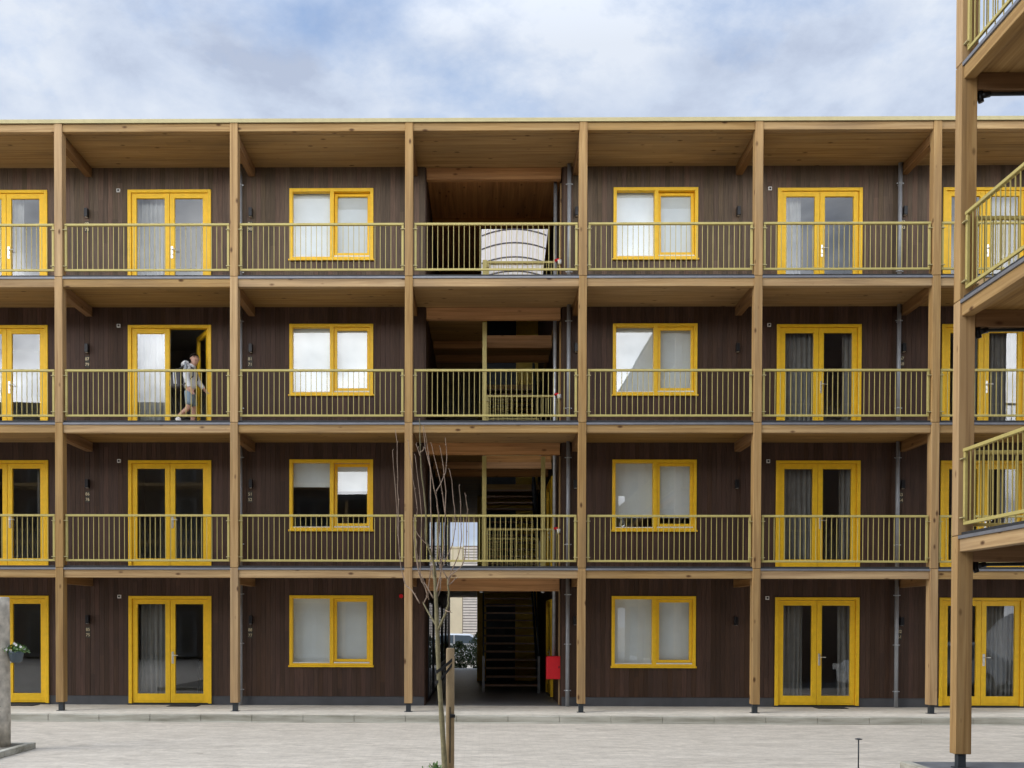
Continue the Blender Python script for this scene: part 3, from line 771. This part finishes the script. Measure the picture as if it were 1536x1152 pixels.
# ------------------------------------------------------------------ sapling and stake
SAP = {"trunk":[[1.047,-8.12,-0.086],[1.039,-8.12,0.059],[1.014,-8.12,0.476],[0.976,-8.12,1.038],[0.955,-8.12,1.439],[0.943,-8.12,1.759],[0.93,-8.12,2.079],[0.918,-8.12,2.319],[0.909,-8.12,2.479]],"s1":[[0.917,-8.12,2.355],[0.909,-8.191,2.448],[0.889,-8.263,2.598],[0.825,-8.334,2.784],[0.819,-8.406,3.119],[0.785,-8.477,3.487],[0.76,-8.549,3.85],[0.755,-8.62,4.152]],"s2":[[0.764,-8.549,3.734],[0.743,-8.567,3.79],[0.716,-8.586,3.862]],"s2b":[[0.775,-8.567,3.772],[0.83,-8.629,3.826]],"s3":[[0.921,-8.12,2.122],[0.992,-8.198,2.448],[0.97,-8.276,2.655],[0.972,-8.354,3.049],[0.934,-8.432,3.305]],"s3a":[[0.934,-8.432,3.305],[0.873,-8.45,3.623],[0.811,-8.468,4.052]],"s3b":[[0.934,-8.432,3.305],[1.015,-8.357,3.485],[1.06,-8.282,3.649],[1.037,-8.206,4.007]],"s4":[[0.911,-8.12,2.394],[0.883,-8.066,2.631],[0.865,-8.012,3.163],[0.842,-7.958,3.7],[0.789,-7.904,3.926],[0.755,-7.85,4.232]],"s5":[[0.973,-8.198,2.448],[1.009,-8.15,2.606],[1.039,-8.103,3.076],[0.974,-8.055,3.49],[0.863,-8.007,3.966]],"s6":[[1.039,-8.103,3.076],[1.032,-8.153,3.534],[0.985,-8.203,3.892]],"s7":[[0.992,-8.198,2.458],[1.098,-8.191,2.661],[1.159,-8.185,2.913],[1.154,-8.178,3.145],[1.091,-8.172,3.628]],"r0":[[0.949,-8.12,1.714],[1.003,-8.16,1.823],[1.069,-8.2,1.973],[1.083,-8.241,2.08],[1.081,-8.281,2.336]],"s8":[[1.075,-8.281,2.252],[1.122,-8.34,2.403],[1.228,-8.399,2.684],[1.237,-8.458,3.076],[1.215,-8.516,3.388]],"s9":[[1.074,-8.281,2.31],[1.113,-8.352,2.364],[1.257,-8.423,2.493],[1.299,-8.493,2.733],[1.305,-8.564,3.101],[1.283,-8.635,3.297]],"s9b":[[1.074,-8.281,2.329],[1.007,-8.332,2.441],[0.952,-8.384,2.552]],"s9c":[[1.082,-8.281,2.252],[1.195,-8.204,2.352]],"l0":[[0.943,-8.12,1.753],[0.864,-8.061,1.888],[0.773,-8.002,2.041]],"s11":[[0.731,-8.002,2.042],[0.617,-7.946,2.205],[0.529,-7.891,2.305],[0.479,-7.836,2.547],[0.448,-7.781,2.87],[0.418,-7.726,3.276],[0.368,-7.67,3.946]],"s12":[[0.452,-7.781,2.79],[0.443,-7.727,3.195],[0.429,-7.673,3.604],[0.397,-7.619,4.218]],"l1":[[0.773,-8.002,2.041],[0.824,-8.057,2.171],[0.724,-8.112,2.386],[0.706,-8.167,2.685],[0.687,-8.222,2.895]],"s10":[[0.841,-8.002,2.086],[0.77,-8.036,2.3],[0.703,-8.07,2.474],[0.656,-8.104,2.978],[0.707,-8.138,3.168],[0.65,-8.173,3.531],[0.594,-8.207,3.969]],"s13":[[0.827,-8.002,2.105],[0.855,-7.979,2.656],[0.745,-7.956,2.815],[0.644,-7.933,2.995]],"s14":[[0.902,-8.12,2.102],[0.812,-8.078,2.259],[0.731,-8.037,2.378],[0.746,-7.995,3.087],[0.664,-7.953,3.838]],"tw1":[[0.931,-8.12,2.072],[0.819,-8.056,2.236],[0.717,-7.992,2.435]],"tw2":[[0.957,-8.12,2.126],[0.985,-8.052,2.259],[0.977,-7.983,2.393]],"tw3":[[1.043,-8.2,1.952],[1.131,-8.275,1.926]],"tw4":[[0.923,-8.052,2.237],[0.879,-8.033,2.434],[0.873,-8.013,2.522]]}
tree = thing('young_tree', 'bare young tree with upright thin twigs tied to a short stake', 'tree', (1.05, -8.12, -.14))
base = Vector((1.05, -8.12, -.14))
def rel(pts): return [tuple(Vector(p) - base) for p in pts]
def smooth(pts, n=3):
    P = [Vector(p) for p in pts]; out = []
    for i in range(len(P) - 1):
        p0, p1, p2, p3 = P[max(i - 1, 0)], P[i], P[i + 1], P[min(i + 2, len(P) - 1)]
        for k in range(n):
            t = k / n; out.append(.5 * ((2 * p1) + (p2 - p0) * t + (2 * p0 - 5 * p1 + 4 * p2 - p3) * t * t + (3 * p1 - p0 - 3 * p2 + p3) * t ** 3))
    return out + [P[-1]]
tp = smooth([(1.05, -8.12, -.14)] + SAP['trunk'][1:])
n = len(tp)
MB().tube(rel(tp), [.036 - .018 * i / n + .002 * math.sin(i * 2.1) for i in range(n)], 10).build('trunk', 'bark_young', tree)
for key, pts in SAP.items():
    if key == 'trunk': continue
    sp = smooth(pts); n = len(sp)
    r0, r1 = {'s1': (.016, .004), 's3': (.010, .006), 's3a': (.0055, .0022), 's3b': (.0055, .0022), 'r0': (.016, .009), 'l0': (.014, .009), 's11': (.008, .0024), 's4': (.0085, .0024)}.get(key, (.0068, .0026))
    if key.startswith('tw') or key in ('s2', 's2b'): r0, r1 = .007, .003
    sp = [p + Vector((random.gauss(0, .004), random.gauss(0, .004), 0)) for p in sp]
    m = MB().tube(rel(sp), [r0 + (r1 - r0) * i / (n - 1) + (.0015 if i % 3 == 1 else 0) for i in range(n)], 6)
    for i in range(2, n, 2):     # buds
        p = sp[i] - base; q = p + Vector((random.choice((-1, 1)) * .012, random.uniform(-.01, .01), .02)); m.tube([tuple(p), tuple(q)], [.005, .002], 5)
    m.build('branch', 'bark_young' if r0 > .0115 else 'twig_bark', tree)
stake = thing('tree_stake', 'short round timber stake with a flat bright top beside the bare young tree', 'stake', (1.10, -8.0, -.14))
def grainy_cyl(r, z0, z1, n=20, bev=.012):
    m = MB(); prof = [(r * 1.0, z0), (r * 1.0, z0 + .5 * (z1 - z0)), (r * .985, z1 - bev), (r - bev, z1)]
    return m.lathe(prof, (0, 0, 0), n)
grainy_cyl(.051, 0, 1.64).build('post', 'stake_wood', stake)
MB().box(-.006, .006, -.062, -.053, .25, .93).build('cable', 'rubber', stake)
MB().box(.004, .062, -.075, -.045, .80, .84).box(.012, .03, -.085, -.075, .805, .835).build('clamp', 'black_metal', stake, .004)
strap = thing('tree_tie', 'black rubber tree tie looped round the young trunk and its stake', 'strap', (1.10, -8.0, 1.18))
for za, zb, ph in ((.185, .06, 0.0), (.13, -.06, .6)):      # two loops, each from high on the stake down to the trunk
    A, B = Vector((.0, .0, za)), Vector((-.145, -.12, zb)); ax = (B - A); ln = ax.length; ax = ax / ln; sd_ = Vector((-ax.y, ax.x, 0)).normalized(); pts = []
    for k in range(33):
        a = 2 * math.pi * k / 32; c_, s__ = math.cos(a), math.sin(a)
        ra = .066 if c_ < 0 else .046
        pts.append(A.lerp(B, .5) + ax * (c_ * (ln / 2 + ra)) + sd_ * (s__ * (.064 - .018 * (c_ * .5 + .5))))
    m = MB(); b0 = len(m.v)
    for p in pts:
        m.v.append((p.x, p.y, p.z - .02)); m.v.append((p.x, p.y, p.z + .02))
    for k in range(32): m.f.append((b0 + 2 * k, b0 + 2 * k + 2, b0 + 2 * k + 3, b0 + 2 * k + 1))
    o = m.build('loop', 'rubber', strap); so_ = o.modifiers.new('thick', 'SOLIDIFY'); so_.thickness = .006
# weeds round the stake
wd = thing('weed_tuft', 'small low leafy weed tuft growing at the foot of the young tree', 'weed', (.93, -7.9, -.14))
m = MB()
for i in range(260):
    a = random.uniform(0, 6.28); r = random.uniform(0, .17); m.leaf((r * math.cos(a), r * math.sin(a), random.uniform(.02, .24) * (1 - r * 2)), random.uniform(.03, .06))
m.build('foliage', 'pot_leaf', wd)
m = MB()
for i in range(9): m.tube([(0, 0, 0), (random.uniform(-.1, .1), random.uniform(-.1, .1), random.uniform(.08, .2))], [.004, .002], 5)
m.build('stem', 'bark_young', wd)

# ------------------------------------------------------------------ pole with hanging flower pot
pole = thing('timber_pole', 'thick weathered round timber pole with a sawn-off top, standing in a kerbed tree bed', 'pole', (-5.81, -5.22, -.14))
m = MB(); prof = [(.185, 0), (.188, .5), (.183, 1.2), (.180, 2.0), (.176, 2.30), (.165, 2.315)]; m.lathe(prof, (0, 0, 0), 26); m.build('shaft', 'pole_wood', pole)
ml = MB()
for k in range(9):      # carved marks up the side
    zc = .42 + k * .05; a0 = R(-62)
    for q in range(3):
        a = a0 + random.uniform(-.22, .22); a2 = a + random.uniform(-.12, .12)
        p = [(.1885 * math.cos(a), .1885 * math.sin(a), zc + random.uniform(-.018, .018)), (.1885 * math.cos(a2), .1885 * math.sin(a2), zc + random.uniform(-.018, .018))]
        ml.tube(p, .004, 5)
ml.build('carved_mark', 'bark_young', pole)
pot = thing('hanging_planter', 'grey half-round flower pot of white flowers hung on the timber pole', 'planter', (-5.52, -5.22, 1.19))
MB().lathe([(.055, 0), (.085, .03), (.108, .13), (.115, .17), (.105, .172), (.09, .15)], (0, 0, 0), 20).build('pot', 'pot_grey', pot)
MB().tube([(-.10, 0, .14), (-.17, .03, .15)], .008, 6).box(-.135, -.12, -.03, .03, .02, .17).build('hook', 'black_metal', pot)
m = MB()
for i in range(460):
    a = random.uniform(0, 6.28); r = random.uniform(0, .18) ; m.leaf((r * math.cos(a), r * math.sin(a), .15 + random.uniform(0, .13) * (1 - r * 3.2)), random.uniform(.03, .055))
m.build('foliage', 'pot_leaf', pot)
for (fx, fy, fz) in ((-.09, -.11, .20), (.06, -.12, .27), (.10, -.06, .24), (-.02, -.13, .19), (.0, -.05, .29), (-.12, -.03, .25), (.13, .0, .21)):
    m = MB()
    for k in range(5):
        a = k * 1.2566; p = Vector((fx, fy, fz)); e = Vector((math.cos(a), -.35, math.sin(a))) * .022; w = Vector((-math.sin(a), 0, math.cos(a))) * .012
        m.quad(p, p + e * .6 + w, p + e, p + e * .6 - w)
    m.build('flower', 'petal_white', pot)
# marker pin
pin = thing('marker_pin', 'thin dark rod with a small flat disc on top, standing in the paving', 'marker', (6.42, -7.0, -.14))
MB().tube([(0, 0, 0), (0, 0, .44)], .009, 8).build('rod', 'anthracite', pin)
MB().lathe([(.012, .425), (.046, .432), (.048, .44), (.02, .447)], (0, 0, 0), 16).build('disc', 'anthracite', pin)

# ------------------------------------------------------------------ behind the passage
rear = thing('rear_building', 'beige panelled shed-like building with pale slatted end seen through the passage', 'building', (0, 30, -.14))
MB().box(-14, .52, 0, 8, 1.15, 5.72).build('wall', 'beige_panel', rear)
MB().box(-14, 16, .05, 8, 0, 1.145).build('base_wall', 'plinth_grey', rear)
MB().box(  .525, 16, .08, 8, 1.15, 5.85).build('slat_backing', 'slat_gap', rear)
m = MB(); z = 1.20
while z < 5.8: m.box(.53, 16, -.0, .05, z, z + .105); z += .14
m.build('slat_panel', 'slat_pale', rear)
m = MB()
for k in range(12): m.box(.515 - k * 1.2 - .01, .515 - k * 1.2, -.012, -.001, 1.15, 5.7)
m.build('panel_joint', 'slat_gap', rear)
MB().box(-14, .52, -.03, 8, 5.721, 5.80).build('roof_edge', 'beige_panel', rear)
def vehicle(name, label, cat, loc, rz, mat, prof, sides, w=.9, r=.32, axles=(-1.3, 1.35), front=2.15, group=None):
    car = thing(name, label, cat, loc, rz, group)
    MB().prism(prof, 1, -w, w).build('body', mat, car, .06)
    for y in (-w - .006, w - .004):
        for q in sides: MB().prism(q, 1, y, y + .01).build('side_window', 'car_glass', car, .0)
    for x in axles:
        for y in (-w - .02, w - .18):
            wh = MB().tube([(x, y, r), (x, y + .2, r)], r, 20).build('wheel', 'rubber', car); MB().tube([(x, y - .005, r), (x, y + .205, r)], r * .6, 14).build('rim', 'galvanised', wh)
    for y in (-w + .1, w - .4): MB().box(front - .06, front + .02, y, y + .3, .68, .84).build('headlight', 'white_plastic', car)
    return car
HATCH = [(-2.0, .3), (2.0, .3), (2.05, .7), (1.8, .92), (.9, 1.02), (.2, 1.42), (-1.2, 1.45), (-1.95, 1.02), (-2.05, .7)]
HATCHW = ([(.75, 1.0), (.15, 1.36), (-.5, 1.38), (-.5, 1.0)], [(-.58, 1.0), (-.58, 1.38), (-1.15, 1.38), (-1.6, 1.0)])
vehicle('parked_car', 'pale silver hatchback parked behind the hedge at the far end of the passage', 'car', (.75, 26.4, -.14), 0, 'car_silver', HATCH, HATCHW)
vehicle('parked_car', 'white hatchback outside the frame, mirrored in the ground-floor door before the sixth post', 'car', (13.6, -4.4, -.14), R(168), 'car_silver', HATCH, HATCHW)
vehicle('delivery_van', 'tall white van outside the frame, mirrored in the ground-floor door past the sixth post', 'van', (18.2, -5.2, -.14), R(170), 'white_plastic', [(-2.6, .4), (2.6, .4), (2.65, .95), (2.35, 1.25), (1.6, 2.05), (1.2, 2.25), (-2.55, 2.3), (-2.65, .6)], ([(2.0, 1.3), (1.45, 1.95), (.7, 2.0), (.7, 1.3)],), 1.0, .36, (-1.7, 1.7), 2.65)
for i, (x, y, h, w, lab) in enumerate(((-.25, 20.6, 1.3, .65, 'dark leafy shrub nearest the boarded passage wall at the passage end'), (.55, 20.9, 1.15, .7, 'middle low dark shrub of the hedge in front of the silver van'), (1.35, 20.5, 1.5, .6, 'taller dark shrub beside the yellow core wall at the passage end'))):
    o = thing('shrub', lab, 'shrub', (x, y, -.14), 0, 'shrubs at the far end of the passage')
    m = MB()
    for q in range(1700):
        a = random.uniform(0, 6.28); zz = random.uniform(.03, 1); r = w * math.sqrt(random.random()) * math.sin(min(1, zz * 1.05) * 2.6 + .35) * random.uniform(.8, 1.1)
        m.leaf((r * math.cos(a), r * math.sin(a), zz * h), random.uniform(.06, .12), .6)
    m.build('foliage', 'shrub_leaf', o)
    m = MB()
    for q in range(6): m.tube([(0, 0, 0), (random.uniform(-.3, .3) * w, random.uniform(-.3, .3) * w, h * .5), (random.uniform(-.7, .7) * w, random.uniform(-.7, .7) * w, h * .9)], [.018, .012, .005], 5)
    m.build('stem', 'bark_young', o)

# ------------------------------------------------------------------ the young man stepping through the open door
def skin_obj(name, V, E, mat, parent, sub=2, root=0):
    me = bpy.data.meshes.new(name); me.from_pydata([v[:3] for v in V], E, [])
    o = bpy.data.objects.new(name, me); COL.objects.link(o); o.parent = parent
    me.skin_vertices.new() if hasattr(me.skin_vertices, 'new') else None
    bm = bmesh.new(); bm.from_mesh(me); lay = bm.verts.layers.skin.verify(); bm.verts.ensure_lookup_table()
    for i, v in enumerate(V):
        r = v[3]; bm.verts[i][lay].radius = r if isinstance(r, tuple) else (r, r); bm.verts[i][lay].use_root = (i == root)
    bm.to_mesh(me); bm.free()
    k = o.modifiers.new('skin', 'SKIN'); k.use_smooth_shade = True; k.branch_smoothing = .3
    ss = o.modifiers.new('sub', 'SUBSURF'); ss.levels = sub; ss.render_levels = sub
    me.materials.append(M[mat]); return o
per = thing('person', 'young man in a white-grey hoodie and denim shorts stepping through the open yellow door', 'person', (-4.80, 1.30, F[2] + .004))
V, E = [], []
def v(x, y, z, r, p=None):
    V.append((x, y, z, r)); i = len(V) - 1
    if p is not None: E.append((p, i))
    return i
pel = v(-.02, 0, .93, (.115, .09)); sp1 = v(-.03, 0, 1.08, (.11, .085), pel); ch = v(-.03, 0, 1.27, (.14, .10), sp1); nb = v(.02, 0, 1.42, (.10, .085), ch); nk = v(.06, -.0, 1.485, .064, nb)
hd0 = v(.088, -.015, 1.535, (.080, .090), nk); hd1 = v(.090, -.01, 1.600, (.090, .102), hd0); hd2 = v(.085, -.01, 1.655, (.066, .078), hd1)
for sg, el, wr in ((-1, (-.03, -.25, 1.14), (.045, -.24, .93)), (1, (.08, .25, 1.15), (.22, .20, .99))):
    sh = v(-.02, sg * .185, 1.385, .062, ch); e = v(*el, .045, sh); w = v(*wr, .029, e)
    d = (Vector(wr) - Vector(el)).normalized(); pm = Vector(wr) + d * .05
    p = v(*pm, (.033, .019), w)
    side = Vector((1, 0, 0)) if sg < 0 else Vector((.6, -.5, .3))
    for k, ln in enumerate((.072, .082, .077, .060)):
        b0 = pm + d * .035 + side * (.030 - .020 * k); b1 = b0 + d * ln * .55 + Vector((.006, 0, 0)); b2 = b1 + d * ln * .45 + Vector((.014, -sg * .01, 0))
        a = v(*b0, .0095, p); c = v(*b1, .0085, a); v(*b2, .0075, c)
    t0 = Vector(wr) + d * .03 + side * .032; t1 = t0 + d * .035 + side * .022; a = v(*t0, .012, p); c = v(*t1, .0105, a); v(*(t1 + d * .03), .009, c)
# standing leg (far side) and trailing leg (near side)
for sg, kn, an, toe in ((1, (.03, .10, .50), (.02, .10, .085), (.17, .10, .03)), (-1, (-.03, -.10, .50), (-.235, -.10, .345), (-.225, -.10, .19))):
    h = v(-.01, sg * .095, .86, .075, pel); kk = v(*kn, .058, h); cal = Vector(kn).lerp(Vector(an), .35) + Vector((-.018, 0, 0)); c = v(*cal, .056, kk); a = v(*an, .036, c); v(*toe, .03, a)
body = skin_obj('body', V, E, 'skin', per, 2)
# face, turned towards the court (local -y and +x)
fd = Vector((.45, -.89, 0)).normalized(); fs = Vector((-fd.y, fd.x, 0)); hc = Vector((.088, -.01, 1.592))
skin_obj('nose', [(*(hc + fd * .085 + Vector((0, 0, .025))), .010), (*(hc + fd * .102 + Vector((0, 0, -.008))), .014)], [(0, 1)], 'skin', per, 2)
for sg in (-1, 1):
    e = hc + fd * .086 + fs * sg * .032 + Vector((0, 0, .022)); m = MB(); m.tube([tuple(e - fs * .012), tuple(e), tuple(e + fs * .012)], [.005, .012, .005], 8).build('eye', 'eye_dark', per)
    e = e + Vector((0, 0, .020)) + fd * .002; MB().tube([tuple(e - fs * .018), tuple(e + Vector((0, 0, .004))), tuple(e + fs * .018)], [.004, .007, .004], 6).build('eyebrow', 'hair', per)
    e = hc + fs * sg * .092 - fd * .0 + Vector((0, 0, .0)); skin_obj('ear', [(*(e + Vector((0, 0, -.022))), .010), (*(e + fs * sg * .006 + Vector((0, 0, .018))), .015)], [(0, 1)], 'skin', per, 2)
m = hc + fd * .086 + Vector((0, 0, -.045)); MB().tube([tuple(m - fs * .024), tuple(m + fd * .004), tuple(m + fs * .024)], [.003, .007, .003], 6).build('mouth', 'lip', per)
bm = bmesh.new(); bmesh.ops.create_uvsphere(bm, u_segments=24, v_segments=14, radius=1)
for q in list(bm.verts):
    q.co = Vector((q.co.x * .100, q.co.y * .106, q.co.z * .112))
for q in list(bm.verts):      # short crop: cut away the face side
    pl = q.co.dot(fd)
    if q.co.z < -.02 + .95 * max(0, pl + .02): bm.verts.remove(q)
me = bpy.data.meshes.new('hair'); bm.to_mesh(me); bm.free(); [setattr(p_, 'use_smooth', True) for p_ in me.polygons]
ho = bpy.data.objects.new('hair', me); COL.objects.link(ho); ho.parent = per; ho.location = (hc.x - .008, hc.y + .006, hc.z + .012); me.materials.append(M['hair']); so = ho.modifiers.new('thick', 'SOLIDIFY'); so.thickness = .012
# hoodie
V, E = [], []
w0 = v(-.02, 0, .90, (.165, .135)); w1 = v(-.02, 0, 1.05, (.165, .135), w0); w2 = v(-.025, 0, 1.26, (.225, .18), w1); w3 = v(.01, 0, 1.42, (.145, .13), w2); v(.045, 0, 1.485, (.098, .092), w3)
for sg, el, wr in ((-1, (-.03, -.25, 1.14), (.04, -.24, .955)), (1, (.08, .25, 1.15), (.205, .205, 1.01))):
    s_ = v(-.02, sg * .185, 1.385, .098, w2); e = v(*el, .072, s_); a = Vector(el).lerp(Vector(wr), .75); q = v(*a, .056, e); d_ = (Vector(wr) - Vector(el)).normalized(); q2 = v(*wr, .050, q); v(*(Vector(wr) + d_ * .025), .048, q2)
hoodie = skin_obj('hoodie', V, E, 'hoodie_white', per, 2)
skin_obj('hood', [(.0, -.13, 1.47, .05), (-.12, -.10, 1.485, .075), (-.16, 0, 1.475, .085), (-.12, .10, 1.485, .075), (.0, .13, 1.47, .05), (-.19, 0, 1.39, .075)], [(0, 1), (1, 2), (2, 3), (3, 4), (2, 5)], 'hoodie_white', per, 2, 2)
MB().tube([(-.05, -.235, 1.46), (-.02, -.285, 1.36), (-.035, -.315, 1.24)], [.02, .034, .03], 8).build('sleeve_stripe', 'hoodie_grey', per)
# shorts
V, E = [], []
a = v(-.02, 0, .95, (.155, .125)); b_ = v(-.02, 0, .87, (.16, .13), a)
for sg, kn in ((1, (.03, .10, .56)), (-1, (-.02, -.10, .56))):
    h = v(-.01, sg * .09, .80, .115, b_); q = v(.005, sg * .10, .66, .102, h); v(*kn, .096, q)
skin_obj('shorts', V, E, 'denim_pale', per, 2)
for sg, an, toe, dz in ((1, (-.02, .10, .05), (.18, .10, .036), 0), (-1, (-.27, -.10, .33), (-.20, -.10, .165), 0)):
    A, B = Vector(an), Vector(toe); sh = skin_obj('shoe', [(*A, .066), (*A.lerp(B, .5), .062), (*B, .056)], [(0, 1), (1, 2)], 'shoe_white', per, 2)
# backpack
bp = thing('backpack', 'dark grey backpack with pale bands worn by the young man', 'backpack', (-5.06, 1.28, F[2] + .93))
MB().prism([(-.13, .03), (-.02, .0), (.09, .03), (.10, .20), (.07, .40), (.02, .44), (-.06, .40), (-.14, .22)], 1, -.16, .16).build('bag', 'bag_grey', bp, .04)
MB().prism([(-.17, .05), (-.125, .05), (-.125, .22), (-.165, .20)], 1, -.12, .12).build('front_pocket', 'bag_grey', bp, .02)
for x in (-.045, .0): MB().prism([(x - .012, .09), (x + .012, .09), (x - .012, .36), (x - .034, .36)], 1, -.168, .168).build('pale_band', 'hoodie_white', bp, .004)
for y in (-.13, .13): MB().tube([(.06, y, .42), (.20, y * 1.25, .50), (.36, y * 1.15, .42), (.36, y * 1.3, .25), (.22, y * 1.4, .10), (.08, y, .06)], .017, 6).build('strap', 'bag_grey', bp)

# ------------------------------------------------------------------ sky, sun
world = bpy.data.worlds.new('World'); scene.world = world; world.use_nodes = True
wt = world.node_tree; wt.nodes.clear()
def wn(t, **k):
    n = wt.nodes.new(t)
    for a, b in k.items(): setattr(n, a, b)
    return n
L = wt.links.new
SUN_EL, SUN_AZ = R(40), R(246)      # azimuth measured clockwise from +y (north)
sky = wn('ShaderNodeTexSky', sky_type='NISHITA'); sky.sun_disc = False; sky.sun_elevation = SUN_EL; sky.sun_rotation = SUN_AZ; sky.dust_density = 1.5
tc = wn('ShaderNodeTexCoord'); sx = wn('ShaderNodeSeparateXYZ'); L(tc.outputs['Generated'], sx.inputs[0])
def wm(op, a, b=0.0):
    n = wn('ShaderNodeMath', operation=op)
    for s_, q in ((n.inputs[0], a), (n.inputs[1], b)):
        if isinstance(q, bpy.types.NodeSocket): L(q, s_)
        else: s_.default_value = q
    return n.outputs[0]
dz = wm('ADD', wm('MAXIMUM', sx.outputs[2], 0.0), 0.75)
cb = wn('ShaderNodeCombineXYZ'); L(wm('DIVIDE', sx.outputs[0], dz), cb.inputs[0]); L(wm('DIVIDE', sx.outputs[1], dz), cb.inputs[1]); L(sx.outputs[2], cb.inputs[2])
def wnoise(scale, detail, rough, off, dist=0.0):
    ad = wn('ShaderNodeVectorMath', operation='ADD'); L(cb.outputs[0], ad.inputs[0]); ad.inputs[1].default_value = off
    n = wn('ShaderNodeTexNoise'); L(ad.outputs[0], n.inputs['Vector']); n.inputs['Scale'].default_value = scale; n.inputs['Detail'].default_value = detail; n.inputs['Roughness'].default_value = rough; n.inputs['Distortion'].default_value = dist
    return n.outputs[0]
n1 = wnoise(3.6, 8, .60, (1.3, 4.2, 0.6), .1); n2 = wnoise(6.5, 7, .58, (7.3, 2.2, 4.0), .15)
def wramp(f, stops):
    n = wn('ShaderNodeValToRGB'); L(f, n.inputs[0]); el = n.color_ramp.elements
    while len(el) < len(stops): el.new(.5)
    for e, (p, c) in zip(el, stops): e.position = p; e.color = (*c, 1)
    return n.outputs[0]
cover = wramp(n1, [(0.32, (.15, .15, .15)), (0.48, (1, 1, 1))])
cloud = wramp(n2, [(0.36, (.235, .27, .345)), (0.47, (.298, .338, .412)), (0.60, (.375, .405, .455))])
# cloud is brighter overhead; low bright band behind camera added to light upper walls
sdot = wn('ShaderNodeVectorMath', operation='DOT_PRODUCT'); L(tc.outputs['Generated'], sdot.inputs[0]); sdot.inputs[1].default_value = (math.sin(R(200)), math.cos(R(200)), 0)
band = wm('POWER', 2.71828, wm('MULTIPLY', wm('POWER', wm('ABSOLUTE', wm('DIVIDE', wm('SUBTRACT', sx.outputs[2], 0.20), 0.17)), 2.0), -1.0))
glow = wm('MULTIPLY', wm('MULTIPLY', band, wm('POWER', wm('MAXIMUM', sdot.outputs['Value'], 0.0), 0.7)), 7.4)
boost = wm('ADD', wm('ADD', wm('MULTIPLY', wm('MAXIMUM', wm('SUBTRACT', sx.outputs[2], 0.5), 0.0), 3.6), 1.0), 0.0)
bg1 = wn('ShaderNodeBackground'); L(sky.outputs[0], bg1.inputs[0]); bg1.inputs[1].default_value = 0.12
bg2 = wn('ShaderNodeBackground'); L(cloud, bg2.inputs[0]); L(boost, bg2.inputs[1]); 
glow = wm('MULTIPLY', glow, wm('ADD', wm('MULTIPLY', wm('MAXIMUM', wm('SUBTRACT', n2, 0.36), 0.0), 4.6), 0.30))
bg3 = wn('ShaderNodeBackground'); bg3.inputs[0].default_value = (.375, .372, .365, 1); L(glow, bg3.inputs[1])
mx = wn('ShaderNodeMixShader'); L(cover, mx.inputs[0]); L(bg1.outputs[0], mx.inputs[1]); L(bg2.outputs[0], mx.inputs[2])
ad3 = wn('ShaderNodeAddShader'); L(mx.outputs[0], ad3.inputs[0]); L(bg3.outputs[0], ad3.inputs[1])
ow = wn('ShaderNodeOutputWorld'); L(ad3.outputs[0], ow.inputs[0])
sl = bpy.data.lights.new('sun', 'SUN'); sl.energy = 0.9; sl.angle = R(30); sl.color = (1, .96, .9)
so = bpy.data.objects.new('sun', sl); COL.objects.link(so)
# light travels from the sun's place (azimuth 246 deg: behind the camera, a little to its west) towards the facade
sd = Vector((math.sin(SUN_AZ) * math.cos(SUN_EL), math.cos(SUN_AZ) * math.cos(SUN_EL), math.sin(SUN_EL)))
so.rotation_euler = (-sd).to_track_quat('-Z', 'Y').to_euler(); so.location = sd * 60

# ------------------------------------------------------------------ camera
cam = bpy.data.cameras.new('camera'); co = bpy.data.objects.new('camera', cam); COL.objects.link(co); scene.camera = co
yaw, pit, rol = -0.012207838, 0.013838356, -0.0024934547
def rot(a, b, s, t):
    m = Matrix.Identity(3); m[a][a] = math.cos(t); m[a][b] = -math.sin(t); m[b][a] = math.sin(t); m[b][b] = math.cos(t); return m
Rm = rot(0, 2, 0, rol) @ rot(1, 2, 0, pit) @ rot(0, 1, 0, yaw)
right, fwd, up = Rm[0], Rm[1], Rm[2]
mw = Matrix((( right[0], up[0], -fwd[0], 1.4782), (right[1], up[1], -fwd[1], -19.96253), (right[2], up[2], -fwd[2], 1.80713), (0, 0, 0, 1)))
co.matrix_world = mw
cam.sensor_fit = 'HORIZONTAL'; cam.sensor_width = 36; cam.lens = 1479.669 / 1536 * 36
cam.shift_x = (768 - 704.2767) / 1536; cam.shift_y = (954.5985 - 576) / 1536
cam.clip_end = 2000; cam.clip_start = .1

scene.view_settings.view_transform = 'Standard'; scene.view_settings.look = 'None'; scene.view_settings.gamma = 1.0; scene.view_settings.exposure = 1.05
try: scene.view_settings.use_curve_mapping = False
except Exception: pass
scene.render.engine = 'CYCLES'
scene.cycles.use_denoising = True
try: scene.cycles.denoiser = 'OPENIMAGEDENOISE'
except Exception: pass
scene.cycles.max_bounces = 8; scene.cycles.diffuse_bounces = 6; scene.cycles.glossy_bounces = 3; scene.cycles.transparent_max_bounces = 10
